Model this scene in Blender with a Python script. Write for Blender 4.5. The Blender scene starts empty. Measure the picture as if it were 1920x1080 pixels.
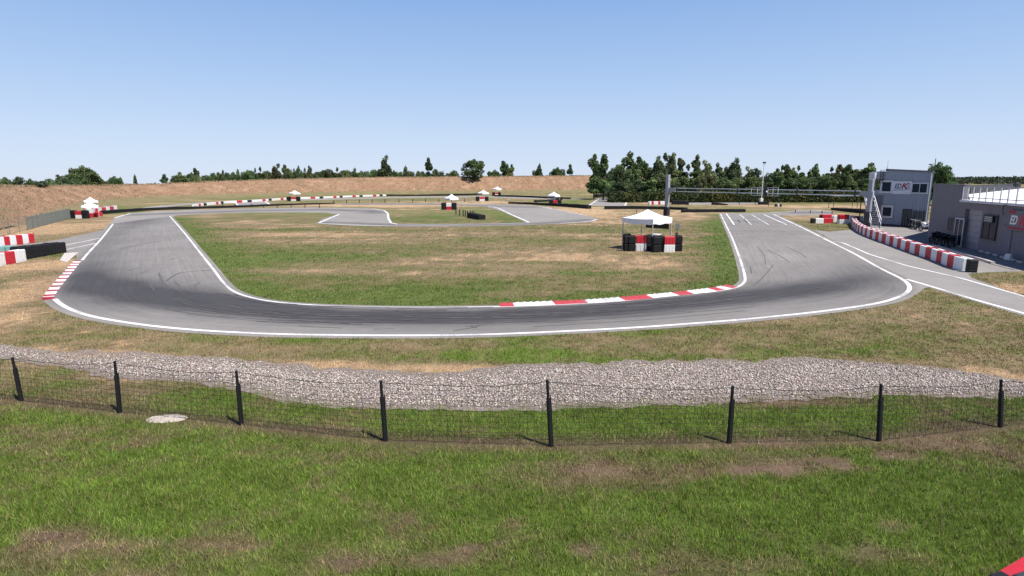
import bpy, math, random
import numpy as np
from mathutils import Vector
random.seed(7)
RNG = np.random.default_rng(11)
S = bpy.context.scene
C = S.collection
R = math.radians

# ------------------------------------------------------------------ survey of the place
# camera mast 5.4 m above the lawn, looking along +Y; ground points are surveyed from bearings
F, CX, CY, H = 1100.0, 960.0, 540.0, 5.4
PITCH = math.atan(204.0 / F)
SP, CP = math.sin(PITCH), math.cos(PITCH)

def P(px, py):
    u = (px - CX) / F; v = (CY - py) / F
    yc = CP + SP * v; zc = -SP + CP * v
    Y = -H * yc / zc
    return (Y * u / yc, Y)

def at(px, py, Y):
    u = (px - CX) / F; v = (CY - py) / F
    yc = CP + SP * v; zc = -SP + CP * v
    return Vector((Y * u / yc, Y, H + Y * zc / yc))

def zat(Y, py):
    v = (CY - py) / F
    return H + Y * (-SP + CP * v) / (CP + SP * v)

def PL(pts):
    return [P(*p) for p in pts]

def onwall(px, py, A, B):
    """(distance along A->B, height) where the bearing meets the vertical wall plane through A and B"""
    u = (px - CX) / F; v = (CY - py) / F
    d = (u, CP + SP * v, -SP + CP * v)
    ex, ey = B[0] - A[0], B[1] - A[1]
    L = math.hypot(ex, ey); ex /= L; ey /= L
    nx, ny = -ey, ex
    t = (A[0] * nx + A[1] * ny) / (d[0] * nx + d[1] * ny)
    X, Y, Z = d[0] * t, d[1] * t, H + d[2] * t
    return ((X - A[0]) * ex + (Y - A[1]) * ey, Z)

def catmull(pts, n=8):
    out = []
    m = len(pts)
    for i in range(m - 1):
        p0 = pts[max(i - 1, 0)]; p1 = pts[i]; p2 = pts[i + 1]; p3 = pts[min(i + 2, m - 1)]
        for k in range(n):
            t = k / n
            out.append(tuple(0.5 * (2 * b + (c - a) * t + (2 * a - 5 * b + 4 * c - d) * t * t + (3 * b - a - 3 * c + d) * t ** 3)
                             for a, b, c, d in zip(p0, p1, p2, p3)))
    out.append(tuple(pts[-1]))
    return out

def resample(pts, n):
    p = np.array(pts, float)
    s = np.concatenate([[0], np.cumsum(np.hypot(*np.diff(p[:, :2], axis=0).T))])
    t = np.linspace(0, s[-1], n)
    return np.stack([np.interp(t, s, p[:, k]) for k in range(p.shape[1])], 1)

def plen(pts):
    p = np.array(pts, float)
    return float(np.hypot(*np.diff(p[:, :2], axis=0).T).sum())

def normals2(p):
    t = np.gradient(p[:, :2], axis=0)
    t /= np.maximum(np.hypot(t[:, 0], t[:, 1])[:, None], 1e-9)
    return np.stack([-t[:, 1], t[:, 0]], 1)

def seg_dist(X, Y, line, want_t=False):
    best = np.full(X.shape, 1e9); tt = np.zeros(X.shape)
    n = len(line) - 1
    for i in range(n):
        ax, ay = line[i][:2]; bx, by = line[i + 1][:2]
        dx, dy = bx - ax, by - ay
        l2 = dx * dx + dy * dy + 1e-12
        t = np.clip(((X - ax) * dx + (Y - ay) * dy) / l2, 0, 1)
        d = np.hypot(X - ax - t * dx, Y - ay - t * dy)
        m = d < best
        best = np.where(m, d, best); tt = np.where(m, (i + t) / n, tt)
    return (best, tt) if want_t else best

def inside(X, Y, poly):
    r = np.zeros(X.shape, bool)
    n = len(poly)
    for i in range(n):
        x1, y1 = poly[i]; x2, y2 = poly[(i + 1) % n]
        if y1 == y2: continue
        c = ((y1 > Y) != (y2 > Y)) & (X < (x2 - x1) * (Y - y1) / (y2 - y1) + x1)
        r ^= c
    return r

def _hash(ix, iy, seed):
    h = (ix.astype(np.int64) * 374761393 + iy.astype(np.int64) * 668265263 + seed * 1442695041) & 0xffffffff
    h = ((h ^ (h >> 13)) * 1274126177) & 0xffffffff
    return ((h ^ (h >> 16)) & 0xffff) / 65535.0

def vnoise(x, y, seed=0):
    ix = np.floor(x); iy = np.floor(y)
    fx = x - ix; fy = y - iy
    fx = fx * fx * (3 - 2 * fx); fy = fy * fy * (3 - 2 * fy)
    a = _hash(ix, iy, seed); b = _hash(ix + 1, iy, seed); c = _hash(ix, iy + 1, seed); d = _hash(ix + 1, iy + 1, seed)
    return a + (b - a) * fx + (c - a) * fy + (a - b - c + d) * fx * fy

def fbm(x, y, seed=0, o=4):
    r = np.zeros(np.shape(x)); w = 0.5; t = 0
    for k in range(o):
        r = r + w * vnoise(x * 2 ** k + 17.3 * k, y * 2 ** k - 9.1 * k, seed + k); t += w; w *= 0.55
    return r / t

def sstep(a, b, x):
    t = np.clip((x - a) / (b - a), 0, 1)
    return t * t * (3 - 2 * t)

# ------------------------------------------------------------------ materials
def nodes(m):
    m.use_nodes = True
    return m.node_tree.nodes, m.node_tree.links, m.node_tree.nodes['Principled BSDF']

def mat(name, col, rough=0.7, var=0.12, scale=3.0, metal=0.0, spec=0.3, bump=0.0, bscale=40.0, stretch=None):
    m = bpy.data.materials.new(name); N, L, b = nodes(m)
    tc = N.new('ShaderNodeTexCoord'); no = N.new('ShaderNodeTexNoise')
    no.inputs['Scale'].default_value = scale; no.inputs['Detail'].default_value = 6
    src = tc.outputs['Object']
    if stretch:
        mp = N.new('ShaderNodeMapping'); mp.inputs['Scale'].default_value = stretch
        L.new(src, mp.inputs['Vector']); src = mp.outputs['Vector']
    L.new(src, no.inputs['Vector'])
    mx = N.new('ShaderNodeMix'); mx.data_type = 'RGBA'
    mx.inputs['A'].default_value = tuple(c * (1 - var) for c in col) + (1,)
    mx.inputs['B'].default_value = tuple(min(1, c * (1 + var)) for c in col) + (1,)
    L.new(no.outputs['Fac'], mx.inputs['Factor']); L.new(mx.outputs['Result'], b.inputs['Base Color'])
    b.inputs['Roughness'].default_value = rough; b.inputs['Metallic'].default_value = metal
    b.inputs['Specular IOR Level'].default_value = spec
    if bump:
        n2 = N.new('ShaderNodeTexNoise'); n2.inputs['Scale'].default_value = bscale; n2.inputs['Detail'].default_value = 4
        bp = N.new('ShaderNodeBump'); bp.inputs['Strength'].default_value = bump; bp.inputs['Distance'].default_value = 0.02
        L.new(tc.outputs['Object'], n2.inputs['Vector']); L.new(n2.outputs['Fac'], bp.inputs['Height']); L.new(bp.outputs['Normal'], b.inputs['Normal'])
    return m

def attr_mat(name, attr='col', rough=0.9, layers=(), bump=0.0, bscale=20, bdist=0.05, transl=0.0, per_object=False):
    """base colour from a mesh colour attribute times fine noise layers (scale, lo, hi)"""
    m = bpy.data.materials.new(name); N, L, b = nodes(m)
    a = N.new('ShaderNodeAttribute'); a.attribute_name = attr
    tc = N.new('ShaderNodeTexCoord')
    cur = a.outputs['Color']
    if per_object:
        oi = N.new('ShaderNodeObjectInfo'); hs = N.new('ShaderNodeHueSaturation'); r1 = N.new('ShaderNodeMapRange'); r2 = N.new('ShaderNodeMapRange'); mm = N.new('ShaderNodeMath'); mm.operation = 'MULTIPLY'; mm.inputs[1].default_value = 7.31; fr_ = N.new('ShaderNodeMath'); fr_.operation = 'FRACT'
        r1.inputs['To Min'].default_value = .70; r1.inputs['To Max'].default_value = 1.45; r2.inputs['To Min'].default_value = .462; r2.inputs['To Max'].default_value = .518
        L.new(oi.outputs['Random'], r1.inputs['Value']); L.new(oi.outputs['Random'], mm.inputs[0]); L.new(mm.outputs[0], fr_.inputs[0]); L.new(fr_.outputs[0], r2.inputs['Value'])
        L.new(cur, hs.inputs['Color']); L.new(r1.outputs['Result'], hs.inputs['Value']); L.new(r2.outputs['Result'], hs.inputs['Hue']); cur = hs.outputs['Color']
    for sc, lo, hi, st in layers:
        mp = N.new('ShaderNodeMapping'); mp.inputs['Scale'].default_value = st
        L.new(tc.outputs['Object'], mp.inputs['Vector'])
        no = N.new('ShaderNodeTexNoise'); no.inputs['Scale'].default_value = sc; no.inputs['Detail'].default_value = 5; no.inputs['Roughness'].default_value = 0.65
        L.new(mp.outputs['Vector'], no.inputs['Vector'])
        mr = N.new('ShaderNodeMapRange'); mr.inputs['From Min'].default_value = 0.3; mr.inputs['From Max'].default_value = 0.7
        mr.inputs['To Min'].default_value = lo; mr.inputs['To Max'].default_value = hi
        L.new(no.outputs['Fac'], mr.inputs['Value'])
        vm = N.new('ShaderNodeVectorMath'); vm.operation = 'SCALE'
        L.new(cur, vm.inputs[0]); L.new(mr.outputs['Result'], vm.inputs['Scale'])
        cur = vm.outputs['Vector']
    L.new(cur, b.inputs['Base Color'])
    b.inputs['Roughness'].default_value = rough; b.inputs['Specular IOR Level'].default_value = 0.15
    if bump:
        n2 = N.new('ShaderNodeTexNoise'); n2.inputs['Scale'].default_value = bscale; n2.inputs['Detail'].default_value = 6
        bp = N.new('ShaderNodeBump'); bp.inputs['Strength'].default_value = bump; bp.inputs['Distance'].default_value = bdist
        L.new(tc.outputs['Object'], n2.inputs['Vector']); L.new(n2.outputs['Fac'], bp.inputs['Height']); L.new(bp.outputs['Normal'], b.inputs['Normal'])
    if transl:
        tr = N.new('ShaderNodeBsdfTranslucent'); L.new(cur, tr.inputs['Color'])
        ms = N.new('ShaderNodeMixShader'); ms.inputs['Fac'].default_value = transl
        out = N['Material Output']
        L.new(b.outputs['BSDF'], ms.inputs[1]); L.new(tr.outputs['BSDF'], ms.inputs[2]); L.new(ms.outputs['Shader'], out.inputs['Surface'])
    return m

M = dict(
    red=mat('red_plastic', (0.52, 0.025, 0.04), 0.45, 0.18, 4),
    dark_red=mat('dark_red_paint', (0.34, 0.03, 0.045), 0.7, 0.25, 5),
    white=mat('white_plastic', (0.76, 0.76, 0.74), 0.5, 0.08, 4),
    paint=mat('white_line_paint', (0.70, 0.69, 0.70), 0.75, 0.22, 3),
    kerb_red=mat('kerb_red_paint', (0.45, 0.050, 0.066), 0.75, 0.2, 5),
    cloth=mat('white_canopy_cloth', (0.83, 0.83, 0.84), 0.8, 0.03, 2),
    steel=mat('galvanised_steel', (0.42, 0.43, 0.45), 0.5, 0.15, 6, 0.3),
    leg=mat('tent_leg_metal', (0.55, 0.47, 0.42), 0.5, 0.1, 6),
    tyre=mat('tyre_rubber', (0.011, 0.011, 0.012), 0.75, 0.35, 5, bump=0.3, bscale=12),
    belt=mat('black_belt', (0.022, 0.022, 0.025), 0.7, 0.5, 3),
    black=mat('black_post_plastic', (0.015, 0.015, 0.018), 0.5, 0.3, 8),
    wire=mat('dark_fence_wire', (0.02, 0.02, 0.02), 0.7, 0.2, 10),
    teal=mat('faded_teal_plastic', (0.20, 0.36, 0.33), 0.6, 0.1, 4),
    concrete=mat('pale_concrete', (0.50, 0.46, 0.43), 0.9, 0.25, 4, bump=0.3),
    grey_wall=mat('grey_render_wall', (0.178, 0.172, 0.186), 0.9, 0.16, 1.6, bump=0.15, stretch=(1.5, 1.5, .22)),
    cladding=mat('grey_metal_cladding', (0.285, 0.315, 0.37), 0.55, 0.12, 1.4, 0.0, stretch=(1.5, 1.5, .3)),
    annex=mat('dark_grey_panel', (0.15, 0.157, 0.18), 0.7, 0.08, 1.0),
    trim=mat('light_grey_trim', (0.52, 0.53, 0.55), 0.6, 0.06, 3),
    glass=mat('dark_window_glass', (0.014, 0.024, 0.040), 0.35, 0.3, 2, spec=0.12),
    door_dark=mat('dark_green_door', (0.03, 0.05, 0.055), 0.35, 0.25, 3, spec=0.5),
    door_grey=mat('grey_roller_door', (0.30, 0.30, 0.31), 0.7, 0.1, 2),
    roof=mat('white_roof_membrane', (0.80, 0.79, 0.80), 0.8, 0.06, 0.6),
    gantry=mat('grey_gantry_paint', (0.30, 0.31, 0.345), 0.55, 0.1, 2),
    rail=mat('pale_metal_rail', (0.66, 0.66, 0.67), 0.5, 0.1, 4),
    dark=mat('dark_metal', (0.04, 0.042, 0.05), 0.5, 0.2, 5),
    sign_white=mat('sign_board_white', (0.62, 0.62, 0.66), 0.6, 0.05, 3),
    sign_teal=mat('sign_teal', (0.03, 0.10, 0.13), 0.6, 0.1, 3),
    sign_red=mat('sign_red', (0.33, 0.02, 0.035), 0.6, 0.1, 3),
    bark=mat('tree_bark', (0.09, 0.07, 0.055), 0.95, 0.3, 6),
    yellow=mat('fluorescent_yellow_plastic', (0.72, 0.80, 0.22), 0.5, 0.08, 4),
    skid=mat('rubber_mark', (0.105, 0.097, 0.10), 0.8, 0.3, 5),
    slat=mat('grey_green_slat', (0.17, 0.19, 0.175), 0.7, 0.15, 4),
)

def worn(key, under, amount=.62, scale=9.0):
    m = M[key]; N, L, b = m.node_tree.nodes, m.node_tree.links, m.node_tree.nodes['Principled BSDF']
    src = b.inputs['Base Color'].links[0].from_socket
    tc = N.new('ShaderNodeTexCoord'); no = N.new('ShaderNodeTexNoise'); no.inputs['Scale'].default_value = scale; no.inputs['Detail'].default_value = 8; no.inputs['Roughness'].default_value = .75
    L.new(tc.outputs['Object'], no.inputs['Vector'])
    n2 = N.new('ShaderNodeTexNoise'); n2.inputs['Scale'].default_value = .35; L.new(tc.outputs['Object'], n2.inputs['Vector'])
    ad = N.new('ShaderNodeMath'); ad.operation = 'ADD'; L.new(no.outputs['Fac'], ad.inputs[0]); L.new(n2.outputs['Fac'], ad.inputs[1])
    mr = N.new('ShaderNodeMapRange'); mr.inputs['From Min'].default_value = amount + .38; mr.inputs['From Max'].default_value = amount + .62; mr.inputs['To Max'].default_value = .75
    L.new(ad.outputs[0], mr.inputs['Value'])
    mx = N.new('ShaderNodeMix'); mx.data_type = 'RGBA'; mx.inputs['B'].default_value = tuple(under) + (1,)
    L.new(mr.outputs['Result'], mx.inputs['Factor']); L.new(src, mx.inputs['A']); L.new(mx.outputs['Result'], b.inputs['Base Color'])
worn('paint', (.24, .225, .215), .60); worn('kerb_red', (.22, .17, .16), .60); worn('dark_red', (.20, .15, .14), .62); worn('white', (.45, .41, .36), .66, 5); worn('red', (.30, .10, .09), .68, 5); worn('cladding', (.30, .30, .31), .68, 2); worn('grey_wall', (.13, .12, .12), .66, 2)

# ------------------------------------------------------------------ mesh builder
class MB:
    def __init__(s):
        s.v = []; s.f = []; s.m = []; s.sm = []
    def add(s, vs, fs, mi=0, smooth=False):
        o = len(s.v); s.v += [tuple(v) for v in vs]
        for f in fs:
            s.f.append(tuple(i + o for i in f)); s.m.append(mi); s.sm.append(smooth)
    def box(s, c, d, rz=0.0, mi=0, bev=0.0):
        x, y, z = (k / 2 for k in d); ca, sa = math.cos(rz), math.sin(rz)
        def T(a, b, e): return (c[0] + a * ca - b * sa, c[1] + a * sa + b * ca, c[2] + e)
        if bev <= 0:
            vs = [T(a, b, e) for e in (-z, z) for a, b in ((-x, -y), (x, -y), (x, y), (-x, y))]
            s.add(vs, [(3, 2, 1, 0), (4, 5, 6, 7), (0, 1, 5, 4), (1, 2, 6, 5), (2, 3, 7, 6), (3, 0, 4, 7)], mi)
        else:
            q = bev
            ring = [(-x + q, -y), (x - q, -y), (x, -y + q), (x, y - q), (x - q, y), (-x + q, y), (-x, y - q), (-x, -y + q)]
            def sh(k): return [(a * (x - k) / x if x else a, b * (y - k) / y if y else b) for a, b in ring]
            L = [(sh(q), -z), (ring, -z + q), (ring, z - q), (sh(q), z)]
            vs = [T(a, b, e) for rr, e in L for a, b in rr]
            fs = [tuple(range(7, -1, -1)), tuple(range(24, 32))]
            for l in range(3):
                for i in range(8):
                    j = (i + 1) % 8; fs.append((l * 8 + i, l * 8 + j, l * 8 + 8 + j, l * 8 + 8 + i))
            s.add(vs, fs, mi)
    def tube(s, p, q, r, n=6, mi=0, r2=None, smooth=True):
        p = Vector(p); q = Vector(q); d = (q - p)
        if d.length < 1e-6: return
        d.normalize(); a = d.orthogonal().normalized(); b = d.cross(a)
        r2 = r if r2 is None else r2
        vs = []
        for c, rr in ((p, r), (q, r2)):
            for i in range(n):
                t = 2 * math.pi * i / n; vs.append(c + (a * math.cos(t) + b * math.sin(t)) * rr)
        fs = [(i, (i + 1) % n, n + (i + 1) % n, n + i) for i in range(n)]
        s.add(vs, fs, mi, smooth); s.add(vs, [tuple(range(n - 1, -1, -1)), tuple(range(n, 2 * n))], mi)
    def path(s, pts, r, n=4, mi=0):
        for a, b in zip(pts[:-1], pts[1:]): s.tube(a, b, r, n, mi)
    def bar(s, p, q, w, h, mi=0):
        """box beam from p to q, w wide across, h high"""
        p = Vector(p); q = Vector(q); d = (q - p).normalized()
        up = Vector((0, 0, 1)) if abs(d.z) < 0.98 else Vector((0, 1, 0))
        a = d.cross(up).normalized() * (w / 2); b = a.cross(d).normalized() * (h / 2)
        vs = [c + k for c in (p, q) for k in (-a - b, a - b, a + b, -a + b)]
        s.add(vs, [(3, 2, 1, 0), (4, 5, 6, 7), (0, 1, 5, 4), (1, 2, 6, 5), (2, 3, 7, 6), (3, 0, 4, 7)], mi)
    def lathe(s, prof, c=(0, 0, 0), n=14, mi=0, smooth=True):
        vs = []
        for r, z in prof:
            for i in range(n):
                t = 2 * math.pi * i / n; vs.append((c[0] + r * math.cos(t), c[1] + r * math.sin(t), c[2] + z))
        fs = []
        for k in range(len(prof) - 1):
            for i in range(n):
                j = (i + 1) % n; fs.append((k * n + i, k * n + j, k * n + n + j, k * n + n + i))
        s.add(vs, fs, mi, smooth)
        s.add([vs[i] for i in range(n)], [tuple(range(n - 1, -1, -1))], mi)
        s.add(vs[-n:], [tuple(range(n))], mi)
    def prism(s, poly, z0, z1, mi=0):
        n = len(poly)
        vs = [(x, y, z0) for x, y in poly] + [(x, y, z1) for x, y in poly]
        s.add(vs, [tuple(range(n - 1, -1, -1)), tuple(range(n, 2 * n))] + [(i, (i + 1) % n, n + (i + 1) % n, n + i) for i in range(n)], mi)
    def build(s, name, mats, parent=None, loc=None):
        me = bpy.data.meshes.new(name); me.from_pydata(s.v, [], s.f)
        mats = mats if isinstance(mats, (list, tuple)) else [mats]
        for k in mats: me.materials.append(k)
        me.polygons.foreach_set('material_index', s.m); me.polygons.foreach_set('use_smooth', s.sm)
        me.update()
        o = bpy.data.objects.new(name, me); C.objects.link(o)
        if parent is not None: o.parent = parent
        if loc is not None: o.location = loc
        return o

def npmesh(name, V, Fc, material, cols=None, uv=None, smooth=False):
    """V (n,3), Fc (m,k) all faces of k corners; cols (n,3) point colours"""
    me = bpy.data.meshes.new(name)
    n, m, k = len(V), len(Fc), Fc.shape[1]
    me.vertices.add(n); me.vertices.foreach_set('co', np.ascontiguousarray(V, np.float32).ravel())
    me.loops.add(m * k); me.loops.foreach_set('vertex_index', np.ascontiguousarray(Fc, np.int32).ravel())
    me.polygons.add(m)
    me.polygons.foreach_set('loop_start', np.arange(0, m * k, k, dtype=np.int32))
    me.polygons.foreach_set('loop_total', np.full(m, k, np.int32))
    if smooth: me.polygons.foreach_set('use_smooth', np.ones(m, bool))
    if cols is not None:
        a = me.color_attributes.new('col', 'FLOAT_COLOR', 'POINT')
        c = np.ones((n, 4), np.float32); c[:, :3] = cols
        a.data.foreach_set('color', c.ravel())
    if uv is not None:
        l = me.uv_layers.new(name='UVMap')
        l.data.foreach_set('uv', np.ascontiguousarray(uv[Fc.ravel()], np.float32).ravel())
    me.update(calc_edges=True); me.validate()
    me.materials.append(material)
    o = bpy.data.objects.new(name, me); C.objects.link(o)
    return o

def tag(o, label, cat, group=None):
    o['label'] = label; o['category'] = cat
    if group: o['group'] = group
    return o
def empty(name, loc=(0, 0, 0), rz=0.0, label=None, cat=None, group=None):
    o = bpy.data.objects.new(name, None); C.objects.link(o)
    o.location = loc; o.rotation_euler = (0, 0, rz); o.empty_display_size = 0.3
    if label: tag(o, label, cat, group)
    return o
def struct(o): o['kind'] = 'structure'; return o
def stuff(o): o['kind'] = 'stuff'; return o
def copy_tree(o, parent=None):
    kids = [k for k in o.children]
    c = o.copy(); C.objects.link(c)
    if parent is not None: c.parent = parent
    for k in kids: copy_tree(k, c)
    return c
ONES = 'zeroth first second third fourth fifth sixth seventh eighth ninth tenth eleventh twelfth thirteenth fourteenth fifteenth sixteenth seventeenth eighteenth nineteenth'.split()
TENS = {2: 'twent', 3: 'thirt', 4: 'fort', 5: 'fift', 6: 'sixt', 7: 'sevent', 8: 'eight', 9: 'ninet'}
def nth(i):
    if i < 20: return ONES[i]
    if i >= 100: return 'hundred-and-' + nth(i - 100) if i > 100 else 'hundredth'
    t, r = divmod(i, 10)
    return TENS[t] + ('ieth' if r == 0 else 'y-' + ONES[r])

# ------------------------------------------------------------------ plan of the circuit (bearings)
inner_px = [(318, 405), (345, 436), (372, 470), (400, 505), (418, 529), (437, 546), (470, 558), (520, 567), (600, 573), (700, 576), (800, 577),
            (900, 576), (960, 575), (1060, 571), (1150, 566), (1250, 557), (1330, 548), (1378, 540), (1394, 531), (1397, 521), (1392, 500), (1383, 473), (1372, 445), (1360, 420), (1351, 401)]
outer_px = [(212, 420), (190, 448), (165, 475), (143, 502), (118, 533), (104, 553), (103, 561), (125, 577), (170, 593), (250, 607), (350, 618), (480, 625.5), (600, 628.5), (760, 629.5), (900, 628),
            (1050, 622), (1200, 614), (1350, 603), (1450, 594), (1550, 583), (1640, 570), (1683, 558), (1703, 546), (1704, 535), (1690, 523), (1650, 503), (1600, 475), (1560, 455), (1500, 425), (1450, 402)]
IN = catmull(PL(inner_px), 6); OUT = catmull(PL(outer_px), 6)
NU = 420
# pair each inner station with an outer one, corner to corner
def piecewise(pts, idx, counts):
    res = []
    for a, b, c in zip(idx[:-1], idx[1:], counts):
        r = resample(pts[a * 6:b * 6 + 1], c + 1)
        res.append(r[:-1])
    res.append(np.array(pts[idx[-1] * 6:idx[-1] * 6 + 1]))
    return np.concatenate(res)
ri = piecewise(IN, [0, 4, 9, 17, 19, 24], [90, 80, 120, 50, 80])
ro = piecewise(OUT, [0, 5, 11, 19, 24, 29], [90, 80, 120, 50, 80])
no_, ni_ = normals2(ro), normals2(ri)
# which side is outside
if np.mean(np.sum((ri - ro) * no_, 1)) > 0: no_ = -no_
if np.mean(np.sum((ro - ri) * ni_, 1)) > 0: ni_ = -ni_
ro_x = ro + no_ * 0.42
ri_x = ri + ni_ * 0.32

PB1 = PL([(196, 430), (215, 409), (245, 400.5), (300, 396.5), (380, 393), (460, 391), (560, 389.3), (640, 389.6), (700, 391.2), (722, 394.2), (730, 400), (731, 410), (736, 418),
          (745, 420), (745, 424.5), (680, 423.7), (620, 421.3), (592, 418.8), (604, 411), (632, 401.7), (612, 399), (540, 398.3), (470, 398.6), (400, 400), (330, 404), (322, 407), (300, 425)])
PB2 = PL([(742, 420), (850, 420), (930, 419.2), (988, 417.3), (965, 407), (945, 398), (925, 391), (905, 387), (870, 385.3), (800, 384.3), (700, 383.8), (640, 384), (640, 381.8), (760, 381.2),
          (860, 382), (930, 383), (990, 384.5), (1015, 387), (1040, 391), (1070, 398), (1100, 404), (1118, 410), (1121, 413), (1105, 416.5), (1060, 419), (1000, 421.8), (900, 424), (742, 424.6)])
PC = PL([(1100, 386), (1119, 372.5), (1135, 371.3), (1181, 373), (1172, 386)])
PD1 = PL([(196, 398.5), (260, 391), (310, 384.8), (360, 380.3), (405, 378.3), (405, 380.2), (345, 384.5), (312, 388), (290, 393), (240, 398)])
PD2 = PL([(440, 379), (447, 376.3), (470, 374.7), (499, 374.2), (508, 383), (446, 385)])
PD3 = PL([(565, 373.6), (725, 369.3), (900, 367.3), (1000, 370.4), (1095, 371.8), (1095, 373.8), (1000, 373), (900, 369.6), (725, 371.9), (565, 376)])
PE = PL([(1290, 377.8), (1400, 377.5), (1560, 377.8), (1600, 379), (1560, 380), (1450, 380), (1390, 383.5), (1290, 384)])
PF = PL([(1351, 400.5), (1440, 399.5), (1478, 397.3), (1490, 393.8), (1530, 393.6), (1560, 396.8), (1571, 399.5), (1552, 402.5), (1500, 404), (1462, 403.6), (1455, 405), (1390, 409), (1356, 409)])
PG = PL([(-330, 560), (-200, 497), (0, 463), (60, 457), (115, 448.5), (196, 431), (214, 418), (205, 434), (166, 478), (148, 490), (140, 474), (118, 473), (60, 481), (0, 492), (-200, 535)])
PP = PL([(1524, 431), (1556, 434.5), (1597, 431), (1612, 421), (1630, 412), (1700, 410), (1900, 420), (2140, 430), (2240, 500), (1990, 506), (1850, 510.8), (1815, 513.5), (1822, 521), (1870, 538.5),
         (1920, 557), (2180, 636), (2180, 672), (1920, 592.5), (1830, 566), (1741, 538.5), (1733, 541), (1716, 554), (1680, 561), (1640, 500), (1600, 470)])
PPAD = PL([(119, 475), (150, 472), (139, 481), (126, 494), (110, 488)])
ASPHALT_AUX = [PPAD, PB1, PB2, PC, PD1, PD2, PD3, PE, PF, PG, PP]
TRACK = [tuple(p) for p in ro_x] + [tuple(p) for p in ri_x[::-1]]
GRAVEL_T = [(-420, 640), (-150, 645), (0, 648), (60, 652), (130, 656), (220, 660), (330, 664), (430, 672), (520, 682), (600, 689), (700, 694), (800, 697), (880, 694), (960, 687), (1060, 681), (1160, 678), (1300, 676), (1420, 674), (1540, 673), (1640, 679), (1740, 688), (1830, 698), (1900, 712), (1990, 726)]
GRAVEL_B = [(1990, 742), (1920, 748), (1800, 746), (1700, 744), (1600, 747), (1500, 750), (1400, 758), (1300, 763), (1200, 765), (1100, 770), (1000, 773), (930, 774), (850, 771), (780, 768), (700, 770), (620, 765), (560, 758), (500, 748), (440, 733), (380, 722), (300, 714), (235, 711), (175, 704), (165, 694), (60, 683), (0, 676), (-150, 668), (-420, 655)]
GT_ = resample(catmull(PL(GRAVEL_T), 4), 320); GB_ = resample(catmull(PL(GRAVEL_B), 4), 320)
for g__, a__ in ((GT_, .34), (GB_, .26)):
    g__[:, 1] += (fbm(g__[:, 0] / .9, g__[:, 0] * 0 + a__ * 9, 15) - .5) * a__ * 2 + (vnoise(g__[:, 0] / .18, g__[:, 0] * 0 + a__, 16) - .5) * a__ * .8
GRAVEL = [tuple(p) for p in GT_] + [tuple(p) for p in GB_]
INFIELD = [tuple(p) for p in ri] + PL([(1300, 400), (1000, 392), (700, 390), (400, 396)])

posts_px = [((-163, 664), (-140, 736)), ((23, 670), (40, 752)), ((215, 677), (224, 774)), ((443, 695), (452, 797)), ((714, 714), (722, 827)), ((1026, 712), (1033, 837)),
            ((1374, 724), (1366, 831)), ((1652, 720), (1647, 827)), ((1877, 712), (1875, 801)), ((2105, 706), (2095, 776))]
FENCE = [P(*b) for t, b in posts_px]

# ------------------------------------------------------------------ colour of the ground (what grows where)
GREEN = np.array((0.130, 0.194, 0.030)); OLIVE = np.array((0.182, 0.168, 0.068)); TAN = np.array((0.275, 0.205, 0.118)); SOIL = np.array((0.19, 0.125, 0.085)); STRAW = np.array((0.47, 0.325, 0.19))
def patch(px, py, rx, ry):
    c = P(px, py); ex = rx * c[1] / F / 0.98
    ey = abs(P(px, py - ry)[1] - P(px, py + ry)[1]) / 2
    return (c[0], c[1], ex, ey)
DRY = [(patch(*p[:4]), p[4]) for p in [
    (1490, 872, 110, 18, .75), (1230, 885, 200, 24, .45), (1080, 880, 60, 18, .5), (1720, 845, 130, 22, .5), (1850, 830, 90, 20, .45), (900, 845, 120, 9, .4), (1040, 905, 110, 16, .35),
    (100, 1000, 70, 14, .7), (230, 1022, 150, 14, .55), (420, 1025, 80, 8, .5), (60, 1050, 120, 30, .35), (640, 1052, 120, 14, .35), (860, 1040, 90, 22, .5), (790, 1060, 70, 14, .6), (1090, 1035, 40, 12, .5), (1300, 1060, 260, 22, .4), (1600, 1045, 120, 26, .45), (1720, 975, 90, 10, .35), (1450, 1000, 80, 18, .3),
    (300, 820, 60, 9, .35), (200, 890, 50, 10, .3), (30, 840, 60, 8, .35), (1700, 935, 50, 6, .25),
    (1800, 620, 140, 34, .25), (1850, 660, 100, 18, .3), (450, 655, 120, 9, .35), (700, 650, 220, 7, .4), (250, 640, 120, 10, .2), (1500, 625, 160, 14, .2),
    (740, 690, 170, 9, .95), (620, 684, 60, 6, .9), (860, 692, 70, 8, .9), (180, 668, 120, 10, .9), (60, 657, 70, 6, .7), (300, 672, 60, 5, .6), (1660, 677, 90, 5, .6), (1840, 697, 60, 10, .8), (1905, 710, 50, 10, .9),
    (240, 712, 60, 6, .5), (180, 735, 60, 8, .4), (1430, 757, 90, 5, .6), (1560, 752, 70, 6, .4),
    (560, 512, 90, 12, .35), (620, 505, 130, 9, .35), (1190, 488, 170, 18, .35), (1080, 470, 120, 12, .3), (450, 420, 120, 6, .5), (620, 445, 180, 10, .4), (1230, 497, 80, 8, .45), (900, 470, 120, 14, .2), (1000, 440, 150, 8, .2), (800, 487, 80, 5, .3),
    (60, 540, 90, 40, .85), (20, 560, 60, 30, .7), (60, 610, 70, 22, .4), (120, 500, 60, 14, .7), (110, 425, 120, 20, .9), (40, 500, 60, 12, .8), (0, 600, 60, 40, .6),
    (1870, 540, 60, 10, .5), (1060, 400, 60, 6, .8), (900, 380, 90, 2.5, .9), (1080, 394, 60, 5, .9), (1520, 410, 70, 6, .6), (1500, 387, 120, 4, .8), (1200, 378, 50, 5, .8),
    (780, 386, 120, 3, .8), (660, 385.5, 120, 2.5, .8), (1300, 405, 60, 10, .6), (1150, 410, 80, 12, .5)]]
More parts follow.
